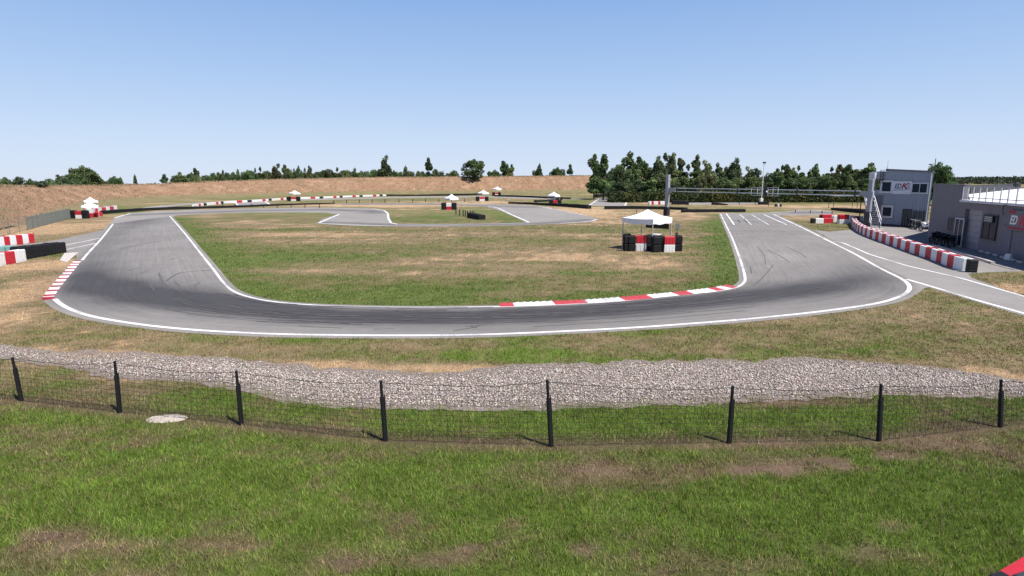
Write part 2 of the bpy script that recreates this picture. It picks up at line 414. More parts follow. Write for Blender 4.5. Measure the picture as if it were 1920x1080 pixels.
DIRT = [(patch(*p[:4]), p[4]) for p in [(1440, 880, 60, 9, .9), (1540, 866, 70, 11, .95), (1690, 858, 40, 9, .7), (1110, 884, 60, 10, .55), (1040, 870, 40, 7, .5), (100, 1003, 45, 10, .6), (150, 1020, 40, 9, .4), (420, 1024, 90, 7, .45), (830, 1048, 60, 14, .45), (880, 1030, 20, 7, .8), (1090, 1035, 26, 8, .7), (1330, 838, 60, 5, .6), (1440, 832, 70, 5, .7), (900, 828, 60, 4, .6), (1500, 757, 70, 4, .6), (1760, 835, 70, 8, .5), (1700, 990, 40, 9, .5), (1620, 1040, 60, 12, .45), (1440, 1062, 90, 10, .4), (600, 805, 80, 4, .6), (640, 1056, 60, 10, .4)]]
WET = [(patch(*p[:4]), p[4]) for p in [
    (1750, 930, 260, 40, .5), (1300, 960, 300, 30, .3), (400, 930, 380, 60, .3), (1500, 780, 320, 18, .4), (1150, 800, 120, 12, .3), (300, 780, 300, 14, .3), (130, 720, 140, 14, .25),
    (520, 486, 130, 8, .5), (600, 480, 160, 5, .5), (700, 550, 240, 14, .5), (780, 545, 60, 14, .35), (900, 535, 50, 12, .3), (1180, 512, 60, 4, .4), (1080, 512, 60, 4, .4), (560, 400.5, 60, 1.6, .5), (480, 431, 150, 1.5, .4),
    (960, 410, 30, 8, .5), (800, 408, 60, 4, .4), (840, 400, 40, 3, .3), (920, 402, 40, 8, .4), (1075, 380, 50, 4, .4), (850, 672, 200, 8, .25), (980, 660, 120, 10, .25), (620, 660, 70, 8, .2), (60, 625, 60, 8, .3)]]
BANDS = [(PL([(333, 408), (360, 435), (390, 470), (420, 508), (445, 537)]), 2.3, .62), (PL([(445, 540), (500, 556), (600, 567), (700, 570), (800, 571), (900, 570), (960, 568), (1100, 561), (1250, 548), (1330, 538)]), 1.6, .5),
         (PL([(1345, 402), (1352, 430), (1362, 460), (1375, 500), (1380, 526)]), 1.7, .75), (PL([(1330, 538), (1372, 533)]), 1.2, .6)]
BARE = [(FENCE, 0.28, .75), (PL([(128, 500), (105, 528), (80, 560)]), 0.9, .4)]
def ground_col(X, Y):
    n1 = fbm(X / 3.4, Y / 2.1, 3); n2 = fbm(X / 0.85, Y / 0.6, 21); n3 = fbm(X / 14, Y / 9, 41)
    fy = np.interp(X, [p[0] for p in FENCE], [p[1] for p in FENCE])
    near = Y < fy
    base = np.where(near, 0.15, np.where(Y < 14.2, 0.32, np.where(Y < 21.5, 0.60, 0.66)))
    base = np.where(inside(X, Y, INFIELD), 0.70, base)
    base = np.where(Y > 75, 0.68, base)
    n3 = np.where(Y > 55, n3 + (fbm(X / 9, Y / 4.5, 63) - .5) * 1.1, n3)
    dry = base + (n1 - .5) * 0.85 + (n2 - .5) * 0.85 + (n3 - .5) * 0.45
    # long mown swathes across the infield
    dry = dry + np.where(Y > 24, (fbm(X / 16 + 5, Y / 1.6 + X / 22, 77, 3) - .5) * 0.7, 0)
    jit = 0.75 + 0.5 * n2
    for (cx, cy, ex, ey), w in DRY:
        q = np.hypot((X - cx) / ex, (Y - cy) / ey) * jit
        dry = dry + w * (.85 if cy > 13 else .62) * np.exp(-q * q * 0.9)
    for (cx, cy, ex, ey), w in WET:
        q = np.hypot((X - cx) / ex, (Y - cy) / ey) * jit
        dry = dry - w * np.exp(-q * q * 0.9)
    for ln, wd, w in BANDS:
        d = seg_dist(X, Y, ln); dry = dry - w * np.exp(-(d / wd) ** 2)
        bare = np.zeros(X.shape)
    for ln, wd, w in BARE:
        d = seg_dist(X, Y, ln); bare = np.maximum(bare, w * np.exp(-(d / wd * (0.5 + n2)) ** 2))
    dry = dry + (vnoise(X / .20, Y / .15, 5) - .5) * .45
    dry = np.where(near, np.clip(dry, 0, .80 + .25 * n2), dry)
    dry = np.clip(dry, 0, 1.25)
    g = np.where(Y[..., None] > 21, np.array((.118, .156, .038)), GREEN) * (0.75 + 0.5 * n2[..., None])
    c = g + (OLIVE - g) * sstep(.12, .62, dry)[..., None]
    c = c + (TAN - c) * sstep(.55, 1.0, dry)[..., None]
    straw = sstep(1.02, 1.22, dry)
    c = c + (STRAW - c) * straw[..., None]
    c = c + (SOIL * 1.25 - c) * np.clip(bare, 0, 1)[..., None]
    soil = sstep(.58, .68, fbm(X / .32, Y / .26, 91)) * sstep(.28, .6, dry) * np.where(Y < 14, .8, .3)
    c = c + (SOIL - c) * soil[..., None]
    nd = fbm(X / .42, Y / .30, 143); dirt = np.zeros(X.shape)
    for (cx, cy, ex, ey), w in DIRT:
        q = np.hypot((X - cx) / ex, (Y - cy) / ey); dirt = np.maximum(dirt, w * sstep(.36, .58, nd + .30 * (1 - q)) * (q < 1.9))
    c = c + (np.array((.27, .175, .125)) * (.8 + .4 * n2[..., None]) - c) * dirt[..., None]
    bare = np.maximum(bare, dirt * .85)
    return c, dry, bare

def axis(parts):
    o = []
    for a, b, s in parts: o += list(np.arange(a, b, s))
    return np.array(o + [parts[-1][1]])
gx = axis([(-2600, -700, 190), (-700, -160, 30), (-160, -60, 4), (-60, -22, .9), (-22, 22, .35), (22, 62, .9), (62, 160, 5), (160, 700, 30), (700, 2600, 190)])
gy = axis([(-30, 4, 2), (4, 16, .3), (16, 30, .4), (30, 62, .8), (62, 130, 1.6), (130, 270, 4), (270, 700, 30), (700, 3200, 200)])
GX, GY = np.meshgrid(gx, gy)
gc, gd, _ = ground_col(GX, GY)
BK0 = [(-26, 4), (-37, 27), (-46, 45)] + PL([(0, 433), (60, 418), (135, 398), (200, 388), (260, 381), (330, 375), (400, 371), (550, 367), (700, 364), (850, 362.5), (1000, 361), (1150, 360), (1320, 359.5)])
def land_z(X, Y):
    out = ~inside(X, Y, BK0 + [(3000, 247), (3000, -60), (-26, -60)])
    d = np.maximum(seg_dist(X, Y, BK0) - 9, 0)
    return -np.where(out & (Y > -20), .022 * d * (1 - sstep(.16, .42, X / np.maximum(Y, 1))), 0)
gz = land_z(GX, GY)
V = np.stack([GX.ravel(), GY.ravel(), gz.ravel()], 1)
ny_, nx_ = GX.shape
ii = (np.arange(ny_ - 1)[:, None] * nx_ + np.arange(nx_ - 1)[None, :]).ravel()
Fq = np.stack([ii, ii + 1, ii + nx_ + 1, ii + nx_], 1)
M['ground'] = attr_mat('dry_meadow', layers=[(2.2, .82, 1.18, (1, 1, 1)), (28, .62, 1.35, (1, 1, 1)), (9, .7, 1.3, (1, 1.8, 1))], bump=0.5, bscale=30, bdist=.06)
struct(npmesh('ground', V, Fq, M['ground'], (gc * np.where(GY < 15, .50, np.where(GY < 90, .80, .92))[..., None]).reshape(-1, 3), smooth=True))  # lawn darker as thatch; beyond it, shadowing of the blades put into the colour

# ------------------------------------------------------------------ asphalt
ASPH = np.array((0.244, 0.228, 0.214))
def track_material():
    m = bpy.data.materials.new('old_asphalt'); N, L, b = nodes(m)
    a = N.new('ShaderNodeAttribute'); a.attribute_name = 'col'
    uv = N.new('ShaderNodeUVMap'); uv.uv_map = 'UVMap'
    cur = a.outputs['Color']
    for sc, st, lo, hi, f0, f1 in ((1.0, (0.13, 6, 1), .88, 1.09, .3, .7), (1.0, (.5, 30, 1), .92, 1.07, .3, .7), (1.0, (.45, .7, 1), .93, 1.07, .3, .7), (1.0, (2.2, 2.6, 1), .94, 1.06, .3, .7), (60, (1, 1, 1), .86, 1.14, .3, .7)):
        mp = N.new('ShaderNodeMapping'); mp.inputs['Scale'].default_value = st
        L.new(uv.outputs['UV'], mp.inputs['Vector'])
        no = N.new('ShaderNodeTexNoise'); no.inputs['Scale'].default_value = sc; no.inputs['Detail'].default_value = 5
        L.new(mp.outputs['Vector'], no.inputs['Vector'])
        mr = N.new('ShaderNodeMapRange'); mr.inputs['From Min'].default_value = f0; mr.inputs['From Max'].default_value = f1
        mr.inputs['To Min'].default_value = lo; mr.inputs['To Max'].default_value = hi
        L.new(no.outputs['Fac'], mr.inputs['Value'])
        vm = N.new('ShaderNodeVectorMath'); vm.operation = 'SCALE'
        L.new(cur, vm.inputs[0]); L.new(mr.outputs['Result'], vm.inputs['Scale']); cur = vm.outputs['Vector']
    L.new(cur, b.inputs['Base Color']); b.inputs['Roughness'].default_value = 0.85; b.inputs['Specular IOR Level'].default_value = 0.25
    return m
M['track'] = track_material()
M['asphalt'] = attr_mat('asphalt_sheet', rough=.88, layers=[(.35, .9, 1.1, (1, 1, 1)), (3, .93, 1.07, (1, 1, 1)), (50, .85, 1.15, (1, 1, 1))], bump=.2, bscale=90, bdist=.01)

NV = 26
tv = np.linspace(0, 1, NV)
TXY = ri_x[:, None, :] * (1 - tv)[None, :, None] + ro_x[:, None, :] * tv[None, :, None]
TX, TY = TXY[..., 0], TXY[..., 1]
# rubbered racing line (a stain in the surface)
rub = [(228, 411, 1.6, .44), (255, 415, 2.0, .34), (213, 440, 1.0, .24), (178, 480, 1.0, .28), (158, 508, 1.2, .50), (190, 534, 1.4, .72), (265, 551, 1.3, .82), (350, 560, 1.15, .84), (450, 574, .95, .84), (600, 590, .80, .82), (800, 595, .78, .80),
       (1000, 591, .78, .80), (1200, 577, .85, .78), (1400, 556, .95, .76), (1500, 544, 1.1, .70), (1580, 530, 1.2, .56), (1630, 512, 1.2, .30), (1600, 490, 1.2, .10)]
RL = catmull([P(a, b) + (c, w) for a, b, c, w in rub], 5)
RLn = np.array(RL)
rd, rt = seg_dist(TX, TY, RL, True)
rw = np.interp(rt, np.linspace(0, 1, len(RL)), RLn[:, 2]); rs = np.interp(rt, np.linspace(0, 1, len(RL)), RLn[:, 3])
rubber = rs * np.exp(-(rd / (rw * 1.45)) ** 2) + rs * .36 * np.exp(-(rd / (rw * 2.9)) ** 2)
blot = fbm(TX / 2.2, TY / 2.2, 8)
rubber = np.clip(rubber * 1.18 * (.75 + .5 * blot), 0, .92)
DARK = np.array((0.045, 0.043, 0.047))
tone = (.92 + .22 * (fbm(TX / 9, TY / 9, 5) - .5) * 2)[..., None]
tc_ = ASPH * tone * (1 - rubber[..., None]) + DARK * rubber[..., None]
# dusty pale shoulders outside the painted edge
ev = np.minimum(tv, 1 - tv)[None, :] * np.hypot(*(ro_x - ri_x).T)[:, None]
dust = np.exp(-(ev / .38) ** 2)[..., None]
tc_ = tc_ * (1 - .55 * dust) + np.array((.27, .245, .215)) * .55 * dust
su = np.concatenate([[0], np.cumsum(np.hypot(*np.diff((ri_x + ro_x) / 2, axis=0).T))])
width = np.hypot(*(ro_x - ri_x).T)
UV = np.stack([np.repeat(su[:, None], NV, 1), tv[None, :] * 8.0 * np.ones((len(su), 1))], -1).reshape(-1, 2)
V = np.stack([TX.ravel(), TY.ravel(), np.full(TX.size, .010)], 1)
nu = len(su)
ii = (np.arange(nu - 1)[:, None] * NV + np.arange(NV - 1)[None, :]).ravel()
Fq = np.stack([ii, ii + NV, ii + NV + 1, ii + 1], 1)
o = struct(npmesh('race_track', V, Fq, M['track'], tc_.reshape(-1, 3), UV))
# face up
if o.data.polygons[0].normal.z < 0: o.data.flip_normals()

import bmesh
def sheet(name, polys, z, col, stain=None):
    bm = bmesh.new()
    for poly in polys:
        try: bm.faces.new([bm.verts.new((x, y, z)) for x, y in poly])
        except ValueError: pass
    bmesh.ops.triangulate(bm, faces=bm.faces[:])
    for _ in range(7):
        e = [x for x in bm.edges if x.calc_length() > max(.9, .03 * x.verts[0].co.y)]
        if not e: break
        bmesh.ops.subdivide_edges(bm, edges=e, cuts=1)
        bmesh.ops.triangulate(bm, faces=[f for f in bm.faces if len(f.verts) > 3])
    for f in bm.faces:
        f.normal_update()
        if f.normal.z < 0: f.normal_flip()
    me = bpy.data.meshes.new(name); bm.to_mesh(me); bm.free()
    co = np.zeros(len(me.vertices) * 3, np.float32); me.vertices.foreach_get('co', co); co = co.reshape(-1, 3)
    X, Y = co[:, 0], co[:, 1]
    c = np.array(col)[None, :] * (.9 + .2 * fbm(X / 7, Y / 5, 61))[:, None]
    if stain is not None:
        k = stain(X, Y)[:, None]; c = c * (1 - k) + DARK * k
    a = me.color_attributes.new('col', 'FLOAT_COLOR', 'POINT')
    cc = np.ones((len(co), 4), np.float32); cc[:, :3] = c; a.data.foreach_set('color', cc.ravel())
    me.materials.append(M['asphalt'])
    o = bpy.data.objects.new(name, me); C.objects.link(o); return struct(o)
def infield_stain(X, Y):
    k = np.zeros(X.shape)
    for ln, w, s in ((PL([(250, 403), (340, 399.5), (470, 395), (600, 393), (690, 395.5), (712, 399)]), 2.2, .6), (PL([(610, 417), (680, 419), (740, 422), (900, 421.5), (1000, 419.5), (1060, 416), (1105, 412)]), 1.2, .62),
                     (PL([(640, 383), (800, 383), (930, 386.5), (1000, 388.5)]), 2.5, .5)):
        k = np.maximum(k, s * np.exp(-(seg_dist(X, Y, ln) / w) ** 2))
    return k
sheet('infield_track', [PB1], .005, ASPH * 1.05, infield_stain)
sheet('infield_track', [PB2], .0065, ASPH * 1.05, infield_stain)
sheet('far_road', [PC, PD1, PD2, PD3, PE], .005, ASPH * 1.08)
sheet('straight_end', [PF], .0045, ASPH * 1.02, lambda X, Y: .55 * np.exp(-(seg_dist(X, Y, PL([(1490, 399), (1530, 398), (1560, 399.5)])) / 2.0) ** 2))
sheet('pit_entry_road', [PG], .005, ASPH * .92)
sheet('paddock_pavement', [PP], .005, ASPH * 1.0)
conc = MB(); conc.add([(x, y, .011) for x, y in PL([(121, 474.5), (148, 473), (139, 480), (126, 492), (112, 488)])][::-1], [(0, 1, 2, 3, 4)])
struct(conc.build('concrete_pad', M['concrete']))

# painted lines ---------------------------------------------------
def strip(mb, pts, w, z, n=None, mi=0, dash=None):
    p = resample(pts, n or max(2, int(plen(pts) / .6) + 2)); nn = normals2(p)
    a = p[:, :2] + nn * w / 2; b = p[:, :2] - nn * w / 2
    vs = [(x, y, z) for x, y in a] + [(x, y, z) for x, y in b]; k = len(a)
    fs = [(i, k + i, k + i + 1, i + 1) for i in range(k - 1)]
    # face up
    v0, v1, v2 = (Vector(vs[j]) for j in fs[0][:3])
    if (v1 - v0).cross(v2 - v0).z < 0: fs = [f[::-1] for f in fs]
    mb.add(vs, fs, mi)
ln = MB()
strip(ln, IN, .14, .016)
strip(ln, OUT[:16], .17, .016); strip(ln, OUT[36:], .20, .016)
for pts, w in [([(1557, 453.5), (1575, 454), (1584, 457), (1630, 477), (1700, 498.5), (1800, 521.5), (1920, 556), (2080, 604)], .18), ([(1700, 524), (1741, 536), (1830, 563), (1920, 588), (2080, 634)], .22),
               ([(118, 461), (150, 454.5), (187, 447)], .16), ([(116, 470), (150, 463), (179, 456.5)], .16), ([(1361.7, 400.5), (1376.7, 421.5)], .2), ([(1386.7, 401.5), (1409, 421.5)], .13), ([(1409, 402.3), (1441, 421.5)], .13), ([(1432, 402.3), (1475, 421.5)], .2),
               ([(1351, 400), (1400, 399.4), (1445, 398.8), (1482, 396.8)], .35), ([(1492, 393.8), (1530, 393.9), (1560, 397.2)], .3), ([(598, 418), (616, 410.5), (636, 402)], .3), ([(570, 389.6), (640, 389.9), (700, 391.6), (720, 394.5), (727, 400), (728, 409), (733, 418), (745, 420.5)], .3),
               ([(745, 420.5), (850, 420.6), (930, 419.7), (990, 417.6)], .2), ([(598, 418.6), (640, 421), (690, 422.9), (745, 423.8), (850, 423.8)], .25), ([(915, 386.8), (925, 388), (935, 390.5), (958, 402), (992, 417)], .28), ([(1010, 386.8), (1018, 388), (1035, 391.5)], .3), ([(1035, 391.5), (1066, 397.8), (1100, 404.5)], .15),
               ([(1119, 411), (1112, 414), (1090, 416.5), (1050, 419)], .25), ([(1104, 385.6), (1123, 372.6)], .3), ([(1172, 385.6), (1176, 377), (1184, 376)], .4), ([(1122, 372.4), (1150, 372.4), (1181, 375)], .3), ([(196, 397.8), (260, 390.8), (310, 385)], .3), ([(505, 382.5), (497, 378)], .4), ([(446, 384.5), (440, 379.5)], .4),
               ([(215, 408.5), (245, 400.3), (300, 396.3), (380, 392.8)], .3)]:
    strip(ln, PL(pts), w, .0165 if pts[0][0] in (1351,) else .0155)
struct(ln.build('painted_lines', M['paint']))

# tyre marks on the asphalt ---------------------------------------
sk = MB()
for k, (pts, w) in enumerate([([(312, 527), (330, 515), (350, 510), (397, 507)], .10), ([(298, 512), (303, 525), (312, 535), (340, 547)], .09), ([(284, 525), (281, 533), (290, 545)], .06), ([(375, 530), (366, 535), (369, 545)], .06), ([(327, 528), (338, 538)], .05), ([(240, 508), (262, 502)], .05), ([(262, 515), (277, 507)], .05), ([(225, 467), (260, 459), (300, 453)], .07), ([(316, 488), (329, 485)], .07), ([(336, 489), (350, 487)], .06),
               ([(1407, 500), (1409, 513)], .06), ([(1412, 536), (1430, 521), (1450, 497)], .06), ([(1440, 470), (1462, 480), (1480, 492)], .04), ([(1470, 462), (1495, 472), (1512, 484)], .04), ([(1420, 462), (1432, 478), (1436, 495)], .04), ([(1366, 433.3), (1422, 433.3)], .22), ([(1422, 433.5), (1500, 433.6)], .1), ([(1388, 418), (1383, 412)], .15), ([(1402, 419), (1395, 410)], .15), ([(850, 621), (892, 614), (900, 611)], .035), ([(882, 612), (895, 616)], .03),
               ([(300, 575), (420, 590), (560, 598)], .03), ([(350, 590), (520, 605), (700, 610)], .03), ([(900, 606), (1100, 600), (1300, 586)], .03), ([(1000, 613), (1200, 601), (1400, 583)], .025), ([(1300, 571), (1450, 553), (1560, 536)], .05), ([(560, 612), (640, 616)], .03), ([(700, 618), (740, 617)], .03)]):
    strip(sk, catmull(PL(pts), 5), w, .0185 + .0002 * k)
rs2 = random.Random(21)
for k in range(110):
    i0 = rs2.randint(112, 265); ln_i = rs2.randint(12, 60); i1 = min(i0 + ln_i, 292)
    if i1 - i0 < 6: continue
    vb = .30 + rs2.gauss(0, .16); dv = rs2.uniform(-.10, .10)
    if not .08 < vb < .85: continue
    pts = []
    for i in range(i0, i1, 2):
        t_ = (i - i0) / (i1 - i0); v_ = min(max(vb + dv * t_ + .02 * math.sin(t_ * 5 + k), .07), .92)
        q = ri_x[i] * (1 - v_) + ro_x[i] * v_; pts.append((q[0], q[1]))
    strip(sk, pts, rs2.uniform(.015, .045), .0242 + .00004 * k, mi=1 + k % 2)
M['streak'] = mat('rubber_streak', (0.080, 0.075, 0.077), .85, .3, 2); M['streak_faint'] = mat('rubber_streak_faint', (0.115, 0.108, 0.106), .85, .2, 2)
struct(sk.build('tyre_marks', [M['skid'], M['streak'], M['streak_faint']]))

# kerbs: saw-toothed painted concrete ------------------------------
def kerb(name, line, w, tooth, group, label, side):
    """line = inner edge along the track; group(i) = colour index of tooth i; w = width away from track"""
    n = int(plen(line) / tooth); p = resample(line, n + 1); nn = normals2(p) * side
    mb = MB()
    for i in range(n):
        a, b = p[i], p[i + 1]; na, nb = nn[i], nn[i + 1]; c = group(i)
        z0, z1 = .022, .055
        q = [(a[0], a[1], z0), (b[0], b[1], z0 + .005), (b[0] + nb[0] * w, b[1] + nb[1] * w, z1 + .02), (a[0] + na[0] * w, a[1] + na[1] * w, z1 - .025),
             (a[0], a[1], .0), (b[0], b[1], .0), (b[0] + nb[0] * w, b[1] + nb[1] * w, .0), (a[0] + na[0] * w, a[1] + na[1] * w, .0)]
        f = [(0, 1, 2, 3), (4, 7, 6, 5), (0, 4, 5, 1), (1, 5, 6, 2), (2, 6, 7, 3), (3, 7, 4, 0)]
        if side < 0: f = [k[::-1] for k in f]
        mb.add(q, f, c)
    return tag(mb.build(name, [M['kerb_red' if side > 0 else 'dark_red'], M['paint']]), label, 'kerb')
kl = resample(IN[12 * 6 - 2:17 * 6 + 2], 60)
kl = [tuple(k) for k in kl]
cut = [0, .05, .19, .31, .45, .55, .675, .755, .85, .91, .96, 1.01]
nk = int(plen(kl) / .30)
kerb('kerb', kl, .62, .30, lambda i: sum(1 for c in cut if (i + .5) / nk >= c) % 2 == 0 and 1 or 0, 'long low red and white kerb on inside of the bend', 1 if True else -1)
ko = OUT[15:37]
kerb('kerb', ko, .42, plen(ko) / 66.001, lambda i: 0 if i % 6 < 2 or i > 62 else 1, 'short striped kerb beside dry grass where the bend begins', -1)

# ------------------------------------------------------------------ gravel trap
gv = sheet('gravel_bed', [GRAVEL], .014, (0.25, 0.205, 0.175))
gv.name = 'gravel_bed'
M['gravel_base'] = attr_mat('gravel_base', rough=.95, layers=[(26, .45, 1.6, (1, 1, 1)), (60, .6, 1.4, (1, 1, 1))], bump=1.0, bscale=40, bdist=.05)
gv.data.materials[0] = M['gravel_base']
bb = np.array(GRAVEL); N0 = 300000
px_ = RNG.uniform(-26, 24, N0); py_ = RNG.uniform(bb[:, 1].min(), bb[:, 1].max(), N0)
edge = seg_dist(px_, py_, GRAVEL + [GRAVEL[0]])
keep = inside(px_, py_, GRAVEL) & (np.abs(px_) < py_ * .92 + 1.0) & (RNG.random(N0) < sstep(0.0, .8, edge + .04) * (.55 + .9 * fbm(px_ / 1.3, py_ / .8, 88)))
# straggling stones just outside the edge
px_, py_ = px_[keep], py_[keep]
def clear_patch(X, Y):
    k = np.zeros(X.shape)
    for (cx, cy, ex, ey), w in DRY:
        if w >= .85 and 14 < cy < 18: k = np.maximum(k, np.exp(-((X - cx) / ex) ** 2 - ((Y - cy) / ey) ** 2))
    return k
keep = RNG.random(len(px_)) > clear_patch(px_, py_) * .8
px_, py_ = px_[keep], py_[keep]
n = len(px_)
oct_v = np.array([(1, 0, 0), (-1, 0, 0), (0, 1, 0), (0, -1, 0), (0, 0, 1), (0, 0, -1)], float)
oct_f = np.array([(0, 2, 4), (2, 1, 4), (1, 3, 4), (3, 0, 4), (2, 0, 5), (1, 2, 5), (3, 1, 5), (0, 3, 5)])
rad = np.minimum(RNG.lognormal(math.log(.0165), .36, n), .036)
sh = oct_v[None] * RNG.uniform(.65, 1.35, (n, 6, 1)) * rad[:, None, None]
a1 = RNG.uniform(0, 6.28, n); a2 = RNG.uniform(-.6, .6, n)
x, y, z = sh[..., 0], sh[..., 1], sh[..., 2] * .75
x, z = x * np.cos(a2)[:, None] - z * np.sin(a2)[:, None], x * np.sin(a2)[:, None] + z * np.cos(a2)[:, None]
x, y = x * np.cos(a1)[:, None] - y * np.sin(a1)[:, None], x * np.sin(a1)[:, None] + y * np.cos(a1)[:, None]
V = np.stack([x + px_[:, None], y + py_[:, None], z + .018 + rad[:, None] * .5], -1).reshape(-1, 3)
Fc = (oct_f[None] + (np.arange(n) * 6)[:, None, None]).reshape(-1, 3)
sc_ = RNG.uniform(.30, 1.35, (n, 1)); tint = np.array((.50, .43, .385))[None] * sc_ * (1 + RNG.normal(0, .05, (n, 3)))
M['pebble'] = attr_mat('pebbles', rough=.9)
stuff(npmesh('gravel', V, Fc, M['pebble'], np.repeat(np.clip(tint, .03, .8), 6, 0)))

# ------------------------------------------------------------------ grass
def on_hard(X, Y):
    k = inside(X, Y, TRACK)
    for p in ASPHALT_AUX: k |= inside(X, Y, p)
    return k
def grass(name, y0, y1, dens, hgt, wid, lean, var=.42, far_fade=None):
    xm = y1 * .95 + 1.5
    n = int(2 * xm * (y1 - y0) * dens)
    X = RNG.uniform(-xm, xm, n); Y = RNG.uniform(y0, y1, n)
    k = np.abs(X) < Y * .95 + 1.5
    X, Y = X[k], Y[k]
    k = ~on_hard(X, Y)
    if 10 < y1 < 22:
        eg = seg_dist(X, Y, GRAVEL + [GRAVEL[0]])
        k &= ~inside(X, Y, GRAVEL) | (RNG.random(len(X)) < np.maximum(clear_patch(X, Y) * .9, .8 * np.exp(-eg / .22) * (vnoise(X / .3, Y / .3, 7) > .4)))
    else: k &= ~inside(X, Y, GRAVEL)
    if far_fade: k &= RNG.random(len(X)) < far_fade(X, Y)
    X, Y = X[k], Y[k]
    col, dry, bare = ground_col(X, Y)
    k = RNG.random(len(X)) > np.clip(bare * 1.1, 0, .93)
    k &= RNG.random(len(X)) > sstep(.5, 1.0, dry) * (.55 if y0 < 13 else .2)
    cs_ = .075 if y1 < 16 else (.11 if y1 < 22 else .2)
    k &= RNG.random(len(X)) < .22 + .78 * sstep(.28, .62, .6 * vnoise(X / cs_, Y / cs_, 131) + .4 * vnoise(X / (cs_ * 2.7), Y / (cs_ * 2.7), 133))
    X, Y, col, dry = X[k], Y[k], col[k], dry[k]
    n = len(X)
    tuft = .6 + .8 * fbm(X / .45, Y / .45, 12)
    h = hgt * RNG.uniform(.45, 1.3, n) * tuft * (1 - .35 * np.clip(dry, 0, 1)); w = wid * RNG.uniform(.6, 1.3, n)
    th = RNG.uniform(0, 6.283, n); ph = RNG.uniform(0, 6.283, n); le = RNG.uniform(.1, 1.0, n) * lean * h
    dx, dy = np.cos(th) * w / 2, np.sin(th) * w / 2
    z0 = np.full(n, -.004)
    a = np.stack([X - dx, Y - dy, z0], 1); b = np.stack([X + dx, Y + dy, z0], 1)
    t = np.stack([X + np.cos(ph) * le, Y + np.sin(ph) * le, h], 1)
    V = np.stack([a, b, t], 1).reshape(-1, 3)
    hue = RNG.normal(0, 1, (n, 1))
    c = col * (1.34 + var * RNG.normal(0, 1, (n, 1)).clip(-2, 2.5)) * (1 - var + 2 * var * fbm(X / .33, Y / .33, 44))[:, None] * np.array((1 + .10 * hue, 1 + .02 * hue, 1 - .08 * hue))[..., 0].T
    deadw = (RNG.random(n) < .13 * var / .42)[:, None]
    c = np.where(deadw, np.array((.34, .27, .14)) * RNG.uniform(.7, 1.2, (n, 1)), c)
    c = np.clip(c, .008, .8)
    Fc = np.arange(n * 3).reshape(-1, 3)
    return stuff(npmesh(name, V, Fc, M['blade'], np.repeat(c, 3, 0)))
M['blade'] = attr_mat('grass_blade', rough=.6, transl=.2)
grass('lawn_grass', 6.0, 10.2, 4300, .085, .0095, 1.0)
grass('lawn_grass', 10.2, 15.2, 2700, .08, .0125, .9)
grass('verge_grass', 15.2, 21.5, 900, .085, .019, .8, .34)
grass('infield_grass', 21.5, 33.0, 300, .075, .034, .8, .22)
grass('infield_grass', 33.0, 50.0, 70, .075, .065, .9, .16)
grass('infield_grass', 50.0, 84.0, 28, .08, .11, .9, .12, far_fade=lambda X, Y: 1 - sstep(56, 84, Y))

# ------------------------------------------------------------------ embankment
bpx = [(0, 433), (60, 418), (135, 398), (200, 388), (260, 381), (330, 375), (400, 371), (550, 367), (700, 364), (850, 362.5), (1000, 361), (1150, 360), (1320, 359.5)]
bw = [(-26, 4), (-37, 27), (-46, 45)] + PL(bpx)
bw = resample(catmull(bw, 8), 260)
bn = normals2(bw)
if bn[0, 0] > 0: bn = -bn
far = sstep(70, 150, bw[:, 1])
toe = 1.0 + 7 * far; crest = 8.5 + 3 * far
cpx = [-2000, 0, 100, 200, 300, 400, 500, 600, 700, 800, 900, 1000, 1100, 1140, 1400]
cpy = [352, 349, 348.5, 347.5, 345, 340.5, 337, 334.3, 332.5, 331.5, 331, 330, 329, 328, 327]
rows = []; colr = []
NR = 22
sarr = np.concatenate([[0], np.cumsum(np.hypot(*np.diff(bw, axis=0).T))])
ct = bw + bn * (toe + crest)[:, None]
upx = CX + F * ct[:, 0] / ct[:, 1]
zc = np.array([zat(Y, np.interp(q, cpx, cpy)) for Y, q in zip(ct[:, 1], upx)])
zc = np.where(ct[:, 1] < 40, 4.6, zc)
apron = bw + bn * toe[:, None]
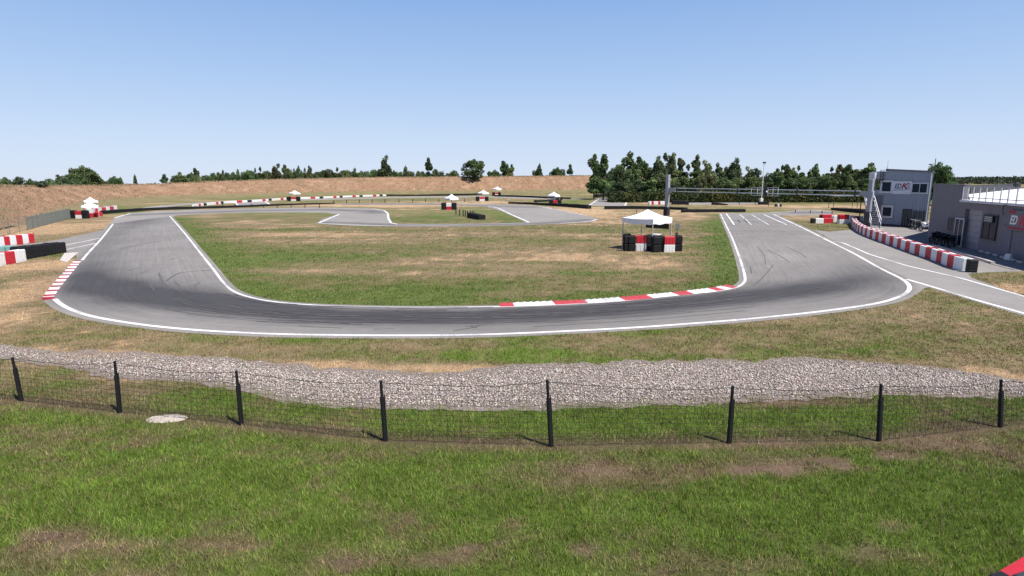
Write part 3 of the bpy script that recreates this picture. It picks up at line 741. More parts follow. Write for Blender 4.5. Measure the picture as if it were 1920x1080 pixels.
for r in range(NR + 8):
    if r <= 3:
        t = r / 3; xy = bw + bn * (toe * t)[:, None]; z = .06 * t * far * 12 * t + 0 * t
        kk = 0.0
    elif r <= NR:
        t = (r - 3) / (NR - 3); xy = bw + bn * (toe + crest * t)[:, None]
        z0 = .72 * far; e = t - .08 * math.sin(2 * math.pi * t)
        z = z0 + (zc - z0) * e
        g1 = fbm(sarr / 2.6, np.full_like(sarr, t * 1.3), 31) - .5; g2 = fbm(sarr / .9, np.full_like(sarr, t * 6), 33) - .5
        amp = math.sin(math.pi * min(t * 1.02, 1)) ** .7
        z = z + amp * (1.0 * g1 + .45 * g2); kk = t
        if t >= .99: z = z + (fbm(sarr / 3.0, sarr * 0, 35) - .5) * .35
    else:
        t = (r - NR) / 8.0; xy = bw + bn * (toe + crest + 1.2 + 14 * t)[:, None]
        z = (zc - .1) * (1 - sstep(.08, 1.0, t)) - .05 * t + (fbm(sarr / 3.0, sarr * 0 + r, 36) - .5) * .25; kk = 2.0
    rows.append(np.stack([xy[:, 0], xy[:, 1], z], 1))
    X, Y = xy[:, 0], xy[:, 1]
    n1 = fbm(sarr / 3.0, np.full_like(sarr, r * .22), 51); n2 = fbm(sarr / .8, np.full_like(sarr, r * .8), 53)
    scrub = np.array((.262, .162, .100))[None] * (.82 + .36 * n2)[:, None]
    c = scrub + (np.array((.17, .135, .075)) - scrub) * (sstep(.52, .70, n1) * (.75 - .35 * far))[:, None]
    c = c + (np.array((.37, .235, .152)) - c) * (sstep(.55, .75, fbm(sarr / 2.0, np.full_like(sarr, r * .3 + 40), 57)) * .7)[:, None]
    gl = sstep(.54, .68, fbm((sarr + r * .55) / 2.4, np.full_like(sarr, 3.3), 93)) * (1 - far) * .6
    c = c + (np.array((.17, .14, .075)) - c) * gl[:, None]
    if r <= 4:
        cg = np.array((.20, .17, .085))[None] * (.8 + .4 * n2)[:, None]
        mixg = (1 if r < 4 else .5) * np.clip(far + .25, 0, 1)
        c = c + (cg - c) * mixg[:, None]
    if kk >= 2: c = c * 0 + np.array((.42, .33, .2))
    colr.append(c)
V = np.concatenate(rows); nb = len(bw); nr = len(rows)
V[:nb, 2] = -.02
ii = (np.arange(nr - 1)[:, None] * nb + np.arange(nb - 1)[None, :]).ravel()
Fq = np.stack([ii, ii + 1, ii + nb + 1, ii + nb], 1)
M['bank'] = attr_mat('dry_earth_bank', layers=[(.9, .85, 1.15, (1, 1, 1)), (3, .75, 1.25, (1, 1, 2.2)), (12, .75, 1.25, (1, 1, 1))], bump=.5, bscale=6, bdist=.2)
eb = struct(npmesh('embankment', V, Fq, M['bank'], np.concatenate(colr), smooth=True))
if eb.data.polygons[nb * 10].normal.z < 0: eb.data.flip_normals()
EBR = np.stack(rows)  # (row, station, xyz)

def bank_pt(u, t):
    """u station 0..1, t row 0..1 up the slope"""
    i = u * (nb - 1.001); r = 3 + t * (NR - 3.001)
    i0, r0 = int(i), int(r); fi, fr = i - i0, r - r0
    a = EBR[r0, i0] * (1 - fi) + EBR[r0, i0 + 1] * fi; b = EBR[r0 + 1, i0] * (1 - fi) + EBR[r0 + 1, i0 + 1] * fi
    return a * (1 - fr) + b * fr
# dry weeds on the slope and along its top
def tufts(name, n, fn, hgt, wid, colors, blades=5):
    pts = []; 
    for _ in range(n): pts.append(fn())
    pts = np.array(pts); pts = np.repeat(pts, blades, 0); m = len(pts)
    d = np.maximum(pts[:, 1], 30) / 60.0
    h = hgt * RNG.uniform(.4, 1.3, m); w = wid * RNG.uniform(.6, 1.4, m) * np.clip(d, .8, 3)
    th = RNG.uniform(0, 6.283, m); off = RNG.normal(0, .22, (m, 2)); le = RNG.normal(0, .4, (m, 2)) * h[:, None]
    bx = pts[:, 0] + off[:, 0]; by = pts[:, 1] + off[:, 1]; bz = pts[:, 2] - .12
    dx, dy = np.cos(th) * w / 2, np.sin(th) * w / 2
    V = np.stack([np.stack([bx - dx, by - dy, bz], 1), np.stack([bx + dx, by + dy, bz], 1), np.stack([bx + le[:, 0], by + le[:, 1], bz + h + .1], 1)], 1).reshape(-1, 3)
    cs = np.array(colors)[RNG.integers(0, len(colors), m)] * RNG.uniform(.7, 1.25, (m, 1))
    return stuff(npmesh(name, V, np.arange(m * 3).reshape(-1, 3), M['blade'], np.repeat(cs, 3, 0)))
tufts('bank_weeds', 5200, lambda: bank_pt(random.random(), random.random() ** .9), .26, .06, [(.36, .24, .155), (.33, .215, .14), (.27, .195, .115), (.39, .265, .17)])
tufts('crest_grass', 3800, lambda: bank_pt(random.random(), random.uniform(.93, 1.0)), .34, .08, [(.5, .38, .24), (.55, .43, .27), (.34, .27, .15), (.2, .17, .09)])

# ------------------------------------------------------------------ trees
def leaf_mat(name, a):
    return attr_mat(name, rough=.75, transl=.22, per_object=True)
M['leaf'] = leaf_mat('tree_leaves', None)
def crown_mesh(name, kind, seed, nleaf, base):
    r = np.random.default_rng(seed)
    cl = []   # clusters: centre, radii
    if kind == 'poplar':
        npl = r.integers(3, 6)
        for i in range(npl):
            ang = r.uniform(0, 6.28); rr = r.uniform(.08, .23) if i else 0
            top = r.uniform(.72, .97) if i else 1.0
            for k in range(7):
                t = r.uniform(.12, 1); z = .10 + (top - .14) * t
                wv = .165 * (1 - .55 * t ** 3.0)
                cl.append((rr * math.cos(ang) * (1 - .2 * t) + r.normal(0, .035), rr * math.sin(ang) * (1 - .2 * t) + r.normal(0, .035), z, wv * r.uniform(.40, 1.12), r.uniform(.05, .12)))
            cl.append((rr * math.cos(ang), rr * math.sin(ang), top - .06, .055, .07))
    elif kind == 'cone':
        for k in range(26):
            t = r.uniform(0, 1); z = .05 + .91 * t; rad = .32 * (1 - t) ** .8; a = r.uniform(0, 6.28); q = rad * math.sqrt(r.uniform(.1, 1))
            cl.append((q * math.cos(a), q * math.sin(a), z, .05 + .08 * (1 - t), .07))
        cl.append((0, 0, .95, .025, .06))
    elif kind == 'round':
        for k in range(42):
            a = r.uniform(0, 6.28); t = r.uniform(-1, 1); q = r.uniform(.35, 1) ** .5
            rad = math.sqrt(max(0, 1 - t * t)) * .36 * q
            cl.append((rad * math.cos(a), rad * math.sin(a), .49 + .42 * t * q * r.uniform(.85, 1.1), r.uniform(.08, .15), r.uniform(.07, .11)))
    else:  # bush
        for k in range(18):
            a = r.uniform(0, 6.28); q = math.sqrt(r.uniform(0, 1)) * .55
            cl.append((q * math.cos(a), q * math.sin(a), r.uniform(.15, .72) * (1 - .55 * q), .17, .2))
    cl = np.array(cl); w = cl[:, 3] ** 1.5 * cl[:, 4] ** .5; w /= w.sum()
    idx = r.choice(len(cl), nleaf, p=w)
    d = r.normal(0, 1, (nleaf, 3)); d /= np.linalg.norm(d, axis=1)[:, None]
    rr = r.uniform(.45, 1.12, (nleaf, 1)) ** .6
    c = cl[idx, :3] + d * rr * np.stack([cl[idx, 3], cl[idx, 3], cl[idx, 4]], 1)
    c[:, 2] = np.maximum(c[:, 2], .03)
    sz = .0215 * r.uniform(.5, 1.6, nleaf) * (1.6 if kind == 'bush' else 1)
    n1 = d + r.normal(0, .75, (nleaf, 3)); n1 /= np.linalg.norm(n1, axis=1)[:, None]
    t1 = np.cross(n1, r.normal(0, 1, (nleaf, 3))); t1 /= np.linalg.norm(t1, axis=1)[:, None]; t2 = np.cross(n1, t1)
    a = t1 * sz[:, None]; b = t2 * (sz * r.uniform(.5, .9, nleaf))[:, None]
    V = np.stack([c - a, c - b * .9, c + a * 1.1, c + b], 1).reshape(-1, 3)
    clv = r.uniform(.60, 1.5, len(cl))[idx][:, None]
    col = np.array(base)[None] * 2.05 * clv * r.uniform(.7, 1.4, (nleaf, 1)) * (1 + r.normal(0, .06, (nleaf, 3)))
    o = npmesh(name, V, np.arange(nleaf * 4).reshape(-1, 4), M['leaf'], np.repeat(np.clip(col, .004, .5), 4, 0))
    me = o.data; bpy.data.objects.remove(o); return me
def trunk_mesh(kind, seed):
    r = random.Random(seed); mb = MB()
    top = .8 if kind in ('poplar', 'cone') else .55
    pts = [Vector((r.uniform(-.01, .01) * k, r.uniform(-.01, .01) * k, top * k / 4 - (.02 if k == 0 else 0))) for k in range(5)]
    for k in range(4): mb.tube(pts[k], pts[k + 1], .022 * (1 - k * .2), 7, 0, .022 * (1 - (k + 1) * .2))
    for k in range(7):
        z = top * r.uniform(.25, .9); a = r.uniform(0, 6.28); l = r.uniform(.1, .22)
        p = Vector((0, 0, z)); mb.tube(p, p + Vector((math.cos(a) * l * .7, math.sin(a) * l * .7, l)), .008, 5, 0, .003)
    o = mb.build('trunk', M['bark']); me = o.data; bpy.data.objects.remove(o); return me
VAR = {}
pal = {'poplar': [(.040, .062, .020), (.048, .066, .026), (.036, .052, .020), (.056, .074, .028), (.050, .062, .030), (.062, .076, .032), (.044, .066, .024)], 'cone': [(.026, .044, .022), (.034, .052, .022)], 'round': [(.034, .052, .020), (.044, .062, .026), (.030, .044, .022), (.052, .068, .030)], 'bush': [(.038, .052, .018), (.052, .062, .024), (.062, .060, .028)]}
for k, cols in pal.items():
    VAR[k] = [(crown_mesh('crown', k, 100 + i * 7 + len(k), 6500 if k != 'bush' else 2600, c), trunk_mesh(k, i + 5)) for i, c in enumerate(cols)]
tree_n = {}
def tree(kind, px, py, wpx, Y, z0=0.0, vi=None, name=None, rz=None):
    top = at(px, py, Y); h = top.z - z0
    w = wpx * Y / F
    cw = {'poplar': .47, 'cone': .52, 'round': .74, 'bush': 1.15}[kind]
    s = w / cw
    cm, tm = VAR[kind][random.randrange(len(VAR[kind])) if vi is None else vi]
    o = empty(name or {'poplar': 'poplar_tree', 'cone': 'conical_tree', 'round': 'round_tree', 'bush': 'bush'}[kind], (top.x, Y, z0), random.uniform(0, 6.28) if rz is None else rz)
    o.scale = (s, s, h * 1.0)
    c = bpy.data.objects.new('crown', cm); C.objects.link(c); c.parent = o
    t = bpy.data.objects.new('trunk', tm); C.objects.link(t); t.parent = o
    return o
DESC = {'poplar': 'narrow upright green tree', 'cone': 'pointed dark green tree', 'round': 'rounded bushy green tree', 'bush': 'low dark green bush'}
def zcrest(px):
    j = int(np.argmin(np.abs(upx - px) + (ct[:, 1] < 40) * 1e5)); return ct[j, 1], zc[j]
crest_trees = [(3, 327, 22, 'round'), (18, 332, 18, 'round'), (28, 327, 26, 'round'), (55, 330, 20, 'round'), (95, 331, 26, 'round'), (108, 327, 14, 'poplar'), (122, 326, 26, 'round'), (138, 318, 30, 'round'), (149, 304, 38, 'round'), (162, 316, 28, 'round'), (177, 325, 28, 'round'), (215, 326, 22, 'round'), (226, 332, 12, 'cone'), (240, 336, 24, 'bush'), (252, 327, 11, 'cone'),
    (275, 334, 26, 'bush'), (292, 334, 16, 'bush'), (308, 327, 22, 'cone'), (322, 331, 16, 'bush'), (335, 322, 26, 'round'), (355, 328, 16, 'round'), (372, 325, 16, 'round'), (390, 325, 20, 'round'), (404, 331, 14, 'bush'), (418, 321, 20, 'round'), (433, 325, 14, 'round'), (446, 317, 9, 'poplar'), (463, 314, 18, 'round'), (478, 316, 10, 'poplar'), (487, 314, 14, 'poplar'), (499, 317, 16, 'round'), (510, 320, 14, 'round'),
    (521, 307, 22, 'poplar'), (534, 309, 18, 'poplar'), (545, 322, 14, 'round'), (551, 316, 9, 'cone'), (559, 314, 10, 'poplar'), (571, 316, 12, 'poplar'), (579, 310, 10, 'poplar'), (595, 318, 16, 'round'), (612, 313, 28, 'round'), (632, 315, 16, 'poplar'), (648, 316, 22, 'round'), (665, 315, 16, 'poplar'), (680, 316, 22, 'round'), (699, 314, 22, 'round'), (711, 313, 22, 'round'), (724, 291, 24, 'poplar'), (738, 315, 16, 'round'),
    (760, 311, 18, 'cone'), (772, 319, 14, 'round'), (786, 317, 14, 'round'), (803, 296, 22, 'cone'), (816, 314, 14, 'round'), (829, 318, 14, 'round'), (848, 316, 24, 'round'), (862, 319, 16, 'bush'), (910, 320, 14, 'bush'), (925, 314, 22, 'round'), (945, 305, 20, 'poplar'), (959, 308, 14, 'poplar'), (954, 323, 36, 'bush'), (975, 326, 14, 'bush'), (1003, 316, 14, 'round'), (1012, 307, 18, 'cone'), (1027, 318, 12, 'bush'), (1044, 309, 24, 'round'), (1069, 308, 18, 'cone')]
for px, py, w, k in crest_trees:
    Y, z = zcrest(px); dY = random.uniform(5, 16)
    tree(k, px, py, w * 1.2, Y + (dY + 8 if px > 330 else 6 + dY * .4), -.8 if px > 330 else -.6)['row'] = 'bank'
for px in list(np.arange(338, 792, 8.5)):
    Y, z = zcrest(px); tree(random.choice(['round', 'round', 'poplar', 'bush']), px + random.uniform(-3, 3), random.uniform(317, 327) - (2 if 440 < px < 720 else 0), random.uniform(15, 24), Y + random.uniform(18, 34), -.9)['row'] = 'bank'
Yh, zh = zcrest(886)
tree('round', 886, 294, 38, Yh - 3, zh - 2.4)['row'] = 'bank'
j75 = int(np.argmin(np.abs(upx - 75) + (ct[:, 1] < 40) * 1e5))
q = EBR[NR - 3, j75]; tree('round', 76, 338, 20, q[1], q[2] - .2)['row'] = 'bank'
belt = [(1115, 290, 26, 'poplar'), (1133, 294, 30, 'poplar'), (1150, 310, 34, 'round'), (1165, 303, 36, 'round'), (1182, 284, 40, 'poplar'), (1200, 298, 28, 'poplar'), (1212, 306, 30, 'poplar'), (1224, 318, 26, 'round'), (1235, 292, 32, 'poplar'), (1247, 289, 28, 'poplar'), (1264, 286, 28, 'poplar'), (1274, 296, 26, 'poplar'), (1290, 310, 28, 'poplar'), (1308, 290, 28, 'poplar'), (1322, 300, 32, 'poplar'), (1335, 318, 24, 'round'), (1346, 305, 18, 'poplar'), (1362, 313, 26, 'poplar'), (1382, 296, 32, 'poplar'), (1402, 312, 26, 'poplar'), (1418, 315, 18, 'poplar'), (1432, 326, 22, 'round'), (1445, 320, 24, 'round'), (1459, 316, 16, 'poplar'), (1468, 311, 15, 'poplar'), (1476, 312, 15, 'poplar'), (1488, 314, 18, 'poplar'), (1498, 312, 18, 'poplar'), (1508, 326, 18, 'round'), (1521, 325, 22, 'poplar'), (1531, 308, 16, 'poplar'), (1543, 322, 20, 'round'), (1560, 314, 18, 'poplar'), (1576, 308, 22, 'poplar'), (1590, 312, 28, 'poplar'), (1606, 318, 26, 'poplar'), (1633, 306, 34, 'poplar'), (1652, 318, 24, 'round')]
for px, py, w, k in belt: tree(k, px, py, max(w * 1.1, 25), random.uniform(152, 172))
for i, px in enumerate(range(1146, 1660, 15)):
    tree(random.choice(['poplar', 'round', 'round']), px + random.uniform(-4, 4), random.uniform(322, 342), random.uniform(26, 36), random.uniform(143, 149))
for px, py, w, k, Y in [(1686, 319, 30, 'round', 110), (1765, 295, 46, 'round', 95), (1738, 330, 26, 'round', 120), (1790, 342, 26, 'round', 130), (1810, 344, 24, 'bush', 120), (1846, 343, 26, 'bush', 125), (1700, 330, 22, 'bush', 120)]:
    tree(k, px, py, w, Y)
# undergrowth along the foot of the belt
ug = []
r = np.random.default_rng(5); nU = 15000
X = r.uniform(at(1140, 370, 143).x, at(1680, 370, 143).x, nU); Y = r.uniform(138.5, 146, nU); Z = r.uniform(0, 1, nU) ** 1.3 * (1.6 + 1.8 * fbm(X / 3, Y / 3, 71))
s_ = r.uniform(.12, .4, nU); n1 = r.normal(0, 1, (nU, 3)); n1 /= np.linalg.norm(n1, axis=1)[:, None]; t1 = np.cross(n1, r.normal(0, 1, (nU, 3))); t1 /= np.linalg.norm(t1, axis=1)[:, None]; t2 = np.cross(n1, t1)
c = np.stack([X, Y, Z], 1); a = t1 * s_[:, None]; b = t2 * s_[:, None] * .7
V = np.stack([c - a, c - b, c + a, c + b], 1).reshape(-1, 3)
col = np.array((.045, .058, .022))[None] * r.uniform(.5, 1.6, (nU, 1)) * np.where(fbm(X / 4, Y / 4, 73)[:, None] > .58, np.array((1.6, 1.2, 1.0)), 1.0)
stuff(npmesh('undergrowth', V, np.arange(nU * 4).reshape(-1, 4), M['leaf'], np.repeat(col, 4, 0)))
r = np.random.default_rng(9); nW = 34000
X = r.uniform(190, 2000, nW); Y = r.uniform(640, 760, nW); hh = 4.5 + 6.5 * fbm(X / 22, X * 0, 81) ** 1.3
Z = r.uniform(0, 1, nW) ** .7 * hh; s_ = r.uniform(.8, 2.2, nW)
n1 = r.normal(0, 1, (nW, 3)); n1 /= np.linalg.norm(n1, axis=1)[:, None]; t1 = np.cross(n1, r.normal(0, 1, (nW, 3))); t1 /= np.linalg.norm(t1, axis=1)[:, None]; t2 = np.cross(n1, t1)
c = np.stack([X, Y, Z], 1); a = t1 * s_[:, None]; b = t2 * s_[:, None] * .7
V = np.stack([c - a, c - b, c + a, c + b], 1).reshape(-1, 3)
stuff(npmesh('distant_woods', V, np.arange(nW * 4).reshape(-1, 4), M['leaf'], np.repeat(np.array((.060, .085, .055))[None] * r.uniform(.7, 1.4, (nW, 1)), 4, 0)))
# label the trees in order along each row
def name_trees():
    ts = [o for o in C.objects if o.name.split('.')[0] in ('poplar_tree', 'conical_tree', 'round_tree', 'bush') and o.parent is None]
    kinds = {'poplar_tree': 'poplar', 'conical_tree': 'cone', 'round_tree': 'round', 'bush': 'bush'}
    sets = {}
    for o in ts:
        x, y, z = o.location; b = 'bank' if o.get('row') else ('belt' if y > 149.5 else ('front' if y > 140 else 'yard'))
        if 'row' in o: del o['row']
        sets.setdefault((b, kinds[o.name.split('.')[0]]), []).append(o)
    for (b, k), lst in sets.items():
        lst.sort(key=lambda o: o.location.x / o.location.y)
        for i, o in enumerate(lst):
            if b == 'bank': lab = DESC[k] + ', ' + nth(i + 1) + ' of its shape from the left on the bank'; g = 'trees along the top of the earth bank'
            elif b == 'belt': lab = 'tall ' + DESC[k] + ', ' + nth(i + 1) + ' from the left above the gantry'; g = 'tall trees of the tree belt'
            elif b == 'front': lab = 'lower ' + DESC[k] + ', ' + nth(i + 1) + ' from the left in front of taller ones'; g = 'lower trees at the front of the tree belt'
            else: lab = DESC[k] + ' behind the buildings, ' + nth(i + 1) + ' of its shape from the left'; g = 'trees behind the buildings'
            tag(o, lab, 'bush' if k == 'bush' else 'tree', g)
name_trees()


# ------------------------------------------------------------------ net fence on the lawn
fence = empty('net_fence', (FENCE[4][0], FENCE[4][1], 0), 0, 'low black net fence on leaning posts across the near lawn', 'fence')
fo = Vector((FENCE[4][0], FENCE[4][1], 0))
tops = []; bases = []
for (t, b) in posts_px:
    bx, by = P(*b); top = at(t[0], t[1], by); p0 = Vector((bx, by, -.05)); tops.append(top); bases.append(Vector((bx, by, 0)))
    mb = MB(); d = (top - p0); mid = p0 + d * .74
    mb.tube(p0, mid, .043, 10); mb.tube(mid, top, .030, 10)
    for k in (.3, .5, .68, .8, .9): mb.tube(p0 + d * k, p0 + d * (k + .012), .047 if k < .74 else .035, 10)
    mb.bar(p0 + Vector((.05, .0, 0)), p0 + d * .78 + Vector((.05, .0, 0)), .022, .03)
    for v in range(len(mb.v)): mb.v[v] = tuple(Vector(mb.v[v]) - fo)
    mb.build('post', M['black'], fence)
net = MB(); rw_ = random.Random(3)
for i in range(len(tops) - 1):
    b0, b1, t0, t1 = bases[i], bases[i + 1], tops[i], tops[i + 1]
    L = (b1 - b0).length
    def npnt(u, v, i=i):
        base = b0.lerp(b1, u) + Vector((0, 0, .03)); top = t0.lerp(t1, u)
        sag = .085 * 4 * u * (1 - u) * (.35 + .65 * v)
        q = base.lerp(top, v * .97); q.z -= sag * (v if v > .3 else v * .8)
        q.x += .014 * math.sin(u * 37 + v * 9 + i); q.z += .012 * math.sin(u * 29 + v * 14 + i * 2)
        q.y += .03 * math.sin(u * 6.28) * v
        return q
    rowsn = 11
    for k in range(rowsn + 1):
        v = k / rowsn
        r_ = .0070 if k == rowsn else (.0055 if k == 0 else .0037)
        net.path([npnt(j / 14, v) - fo for j in range(15)], r_, 3)
    nc = int(L / .15)
    for j in range(1, nc):
        u = j / nc; sl = rw_.uniform(-.006, .006)
        net.path([npnt(min(max(u + sl * q + .02 * (q - .5), 0), 1), q) - fo for q in (0, .2, .4, .6, .8, 1)], .0029, 3)
net.build('net', M['wire'], fence)

mb = MB(); rc = random.Random(8); nS = 30; ro_s = [.43 * (1 + .10 * math.sin(2 * t_ * .2094 + 1) + rc.uniform(-.05, .05)) for t_ in range(nS)]
vs = [(q * k_ * math.cos(i * 2 * math.pi / nS), q * k_ * math.sin(i * 2 * math.pi / nS), z_) for k_, z_ in ((1.0, -.05), (.99, .018), (.90, .034), (.4, .038)) for i, q in enumerate(ro_s)]
mb.add(vs, [(l * nS + i, l * nS + (i + 1) % nS, (l + 1) * nS + (i + 1) % nS, (l + 1) * nS + i) for l in range(3) for i in range(nS)] + [tuple(range(3 * nS, 4 * nS))])
M['slab'] = mat('weathered_slab', (0.43, 0.375, 0.325), .95, .32, 5, bump=.4)
cv = mb.build('inspection_cover', M['slab'], None, P(312, 785.5) + (-.012,)); cv.scale = (1, .6, 1); tag(cv, 'flat beige concrete cover slab half sunk in the grass', 'cover')

# ------------------------------------------------------------------ barrier blocks
def block_mb(L, D, Hh, mi=0):
    mb = MB(); q = .03
    prof = [(-D / 2, 0), (D / 2, 0), (D / 2, Hh - q), (D / 2 - q, Hh), (D * .17, Hh), (D * .12, Hh - .09), (-D * .12, Hh - .09), (-D * .17, Hh), (-D / 2 + q, Hh), (-D / 2, Hh - q)]
    def ring(x, s): return [(x, y * s, z if z < .01 else Hh / 2 + (z - Hh / 2) * s) for y, z in prof]
    rr = [ring(-L / 2, .95), ring(-L / 2 + .02, 1), ring(L / 2 - .02, 1), ring(L / 2, .95)]
    n = len(prof); vs = [v for r_ in rr for v in r_]
    fs = [tuple(range(n - 1, -1, -1)), tuple(range(3 * n, 4 * n))]
    for k in range(3):
        for i in range(n):
            j = (i + 1) % n; fs.append((k * n + i, k * n + j, k * n + n + j, k * n + n + i))
    fs = [f[::-1] for f in fs]
    mb.add(vs, fs, mi)
    # vertical moulding ribs on both long faces
    for x in (-L * .28, 0, L * .28):
        for s_ in (-1, 1): mb.box((x, s_ * (D / 2 + .006), Hh * .45), (.05, .02, Hh * .7), 0, mi)
    return mb
_bm = {}
def block(L, D, Hh, colour, loc, rz, label, group, name='barrier_block'):
    key = (round(L, 2), round(D, 2), round(Hh, 2), colour)
    if key not in _bm:
        o = block_mb(L, D, Hh).build(name, M[colour]); _bm[key] = o.data
    else:
        o = bpy.data.objects.new(name, _bm[key]); C.objects.link(o)
    o.location = loc; o.rotation_euler = (0, 0, rz)
    return tag(o, label, 'barrier', group)
CN = {'red': 'red', 'white': 'white', 'teal': 'faded teal', 'tyre': 'black', 'belt': 'black'}
def row(px, n, seq, Hh, D, lab, group, gap=.02, z=0, jit=.0, name='barrier_block'):
    ln_ = catmull(PL(px), 6); p = resample(ln_, n + 1); cnt = {}
    L0 = plen(ln_) / n - gap
    for i in range(n):
        a, b = p[i], p[i + 1]; c = seq[i % len(seq)]; cnt[c] = cnt.get(c, 0) + 1
        block(L0, D, Hh, c, ((a[0] + b[0]) / 2 + random.uniform(-jit, jit), (a[1] + b[1]) / 2 + random.uniform(-jit, jit), z), math.atan2(b[1] - a[1], b[0] - a[0]) + random.uniform(-jit, jit) * .5,
              CN[c] + ' barrier block, ' + nth(cnt[c]) + ' ' + CN[c] + ' one ' + lab, group, name)
row([(1813, 508.5), (1797, 504.5), (1757, 488.5), (1729, 479), (1699, 468.5), (1679, 461), (1654, 452.5), (1629, 443), (1614, 435.5), (1604, 428), (1600, 420.5)], 37, ['white', 'red'], .77, .52, 'from the lane end of the pit wall', 'red and white blocks of the pit wall', jit=.012)
# open end of the wall: black ribbed end block
e0 = P(1820.5, 510.5); mb = MB()
mb.box((0, 0, .38), (.34, .50, .76), 0, 0, .03)
for k in range(4): mb.box((.0, 0, .14 + k * .17), (.38, .42, .07), 0, 0)
eo = mb.build('end_block', M['belt'], None, (e0[0], e0[1], 0)); eo.rotation_euler = (0, 0, math.atan2(P(1797, 504)[1] - e0[1], P(1797, 504)[0] - e0[0]))
tag(eo, 'black ribbed block closing the near end of the pit wall', 'barrier')
row([(-60, 470.5), (2, 462.5), (61, 455)], 10, ['white', 'red'], .80, .5, 'along the far side of pit entry', 'blocks along the far side of the pit entry', jit=.02)
row([(-70, 514), (-4, 498.5), (43, 489.5)], 6, ['red', 'white'], .80, .5, 'along the near side of pit entry', 'blocks along the near side of the pit entry', jit=.02)
for k, (a, b) in enumerate([((-4, 481), (7, 480)), ((9, 479.5), (22, 478))]):
    p, q = P(*a), P(*b); block(.62, .5, .70, 'teal', ((p[0] + q[0]) / 2, (p[1] + q[1]) / 2, 0), .5, ['faded teal block half cut off by the frame edge', 'faded teal block standing beside the long black tyre wall'][k], 'teal blocks in the pit entry')
row([(171, 401), (181, 398.6), (196, 396.5), (217, 393.5)], 7, ['white', 'red'], .75, .6, 'behind the far left marshal tent', 'blocks by the left marshal tent', jit=.02)
for k, (px, py, c, z) in enumerate([(178, 407, 'red', 0), (186, 405.5, 'red', 0), (184, 403, 'red', .0)]):
    block(.8, .5, .55, c, P(px, py) + (z,), .3, ['low red block on dry grass beside left tent', 'low red block, second one beside left tent', 'low red block, hindmost one beside left tent'][k], 'blocks by the left marshal tent')
row([(362, 389), (375, 386.4), (400, 383.8), (425, 381.2), (470, 379), (510, 376.2), (541, 374)], 30, ['white', 'white', 'white', 'red', 'white', 'belt'], .50, .4, 'in the far row left of the tent', 'far barrier row left of the small tent')
row([(563, 373.2), (600, 372.2), (650, 370), (690, 368.6), (723, 367.5)], 24, ['white', 'white', 'red', 'white', 'belt', 'white'], .50, .4, 'in the far row beyond the small tent', 'far barrier row right of the small tent')
row([(1107, 360.8), (1120, 361.6), (1137, 362.6)], 9, ['white', 'belt', 'red'], .8, .6, 'near the left foot of the tree belt', 'blocks at the left foot of the tree belt')
row([(1137, 368.4), (1160, 369.4), (1196, 370.4)], 16, ['red', 'white', 'red'], .45, .5, 'lining the far bend before the trees', 'low blocks lining the far bend')
row([(1211, 373.6), (1236, 373.0)], 7, ['white', 'belt', 'red'], .72, .6, 'in the hind row left of gantry post', 'blocks left of the gantry post')
row([(1216, 384), (1245, 383.6)], 7, ['white', 'red', 'white'], .72, .6, 'in the front row left of gantry post', 'blocks left of the gantry post')
# loose blocks by the control tower
def blk(px, py, w, c, lab, z=0, h=.62, rz=0.05, D=.55):
    x, y = P(px, py); block(w, D, h, c, (x, y + D / 2, z), rz, lab, 'loose blocks on the grass island')
blk(1526, 419, .42, 'belt', 'short black block at the outer end of grass island')
blk(1536.5, 419, 1.0, 'white', 'white block between black and red on the grass island')
blk(1553, 418.6, 1.15, 'red', 'red block stood in front on the grass island')
blk(1552, 414.5, 1.5, 'red', 'red block stood behind the front red one', h=.85)
blk(1543, 414.5, .5, 'belt', 'black block tucked behind the white one on island', h=.8)
blk(1567.5, 416.0, .75, 'white', 'white block just behind the red pair on island', h=.8)
for k, (px, c) in enumerate([(1575.5, 'white'), (1580, 'red'), (1584.5, 'white'), (1589, 'red')]):
    for j in range(2):
        cc = c if (j + k) % 2 == 0 else ('red' if c == 'white' else 'white')
        blk(px, 419.5, .27, cc, CN[cc] + ' narrow block, ' + nth(k + 1) + ' from left, ' + ('lower' if j == 0 else 'upper') + ' layer of the stack', z=j * .56, h=.55, D=.6)
blk(1597, 418, .55, 'white', 'white block right behind the start of the pit wall', h=.9)
blk(1606, 416.5, .62, 'red', 'red block under the gantry beside the thin pole', h=.75)
blk(1614, 416.5, .5, 'white', 'white block under the gantry beside its dark column', h=.75)
for px, c in ((1456, 'belt'), (1459.5, 'white'), (1464, 'belt')): blk(px, 387.5, .34, c, {'white': 'small white block between two black ones on far verge'}.get(c, 'small black block ' + ('first' if px < 1460 else 'last') + ' of three on far verge'), h=.5)

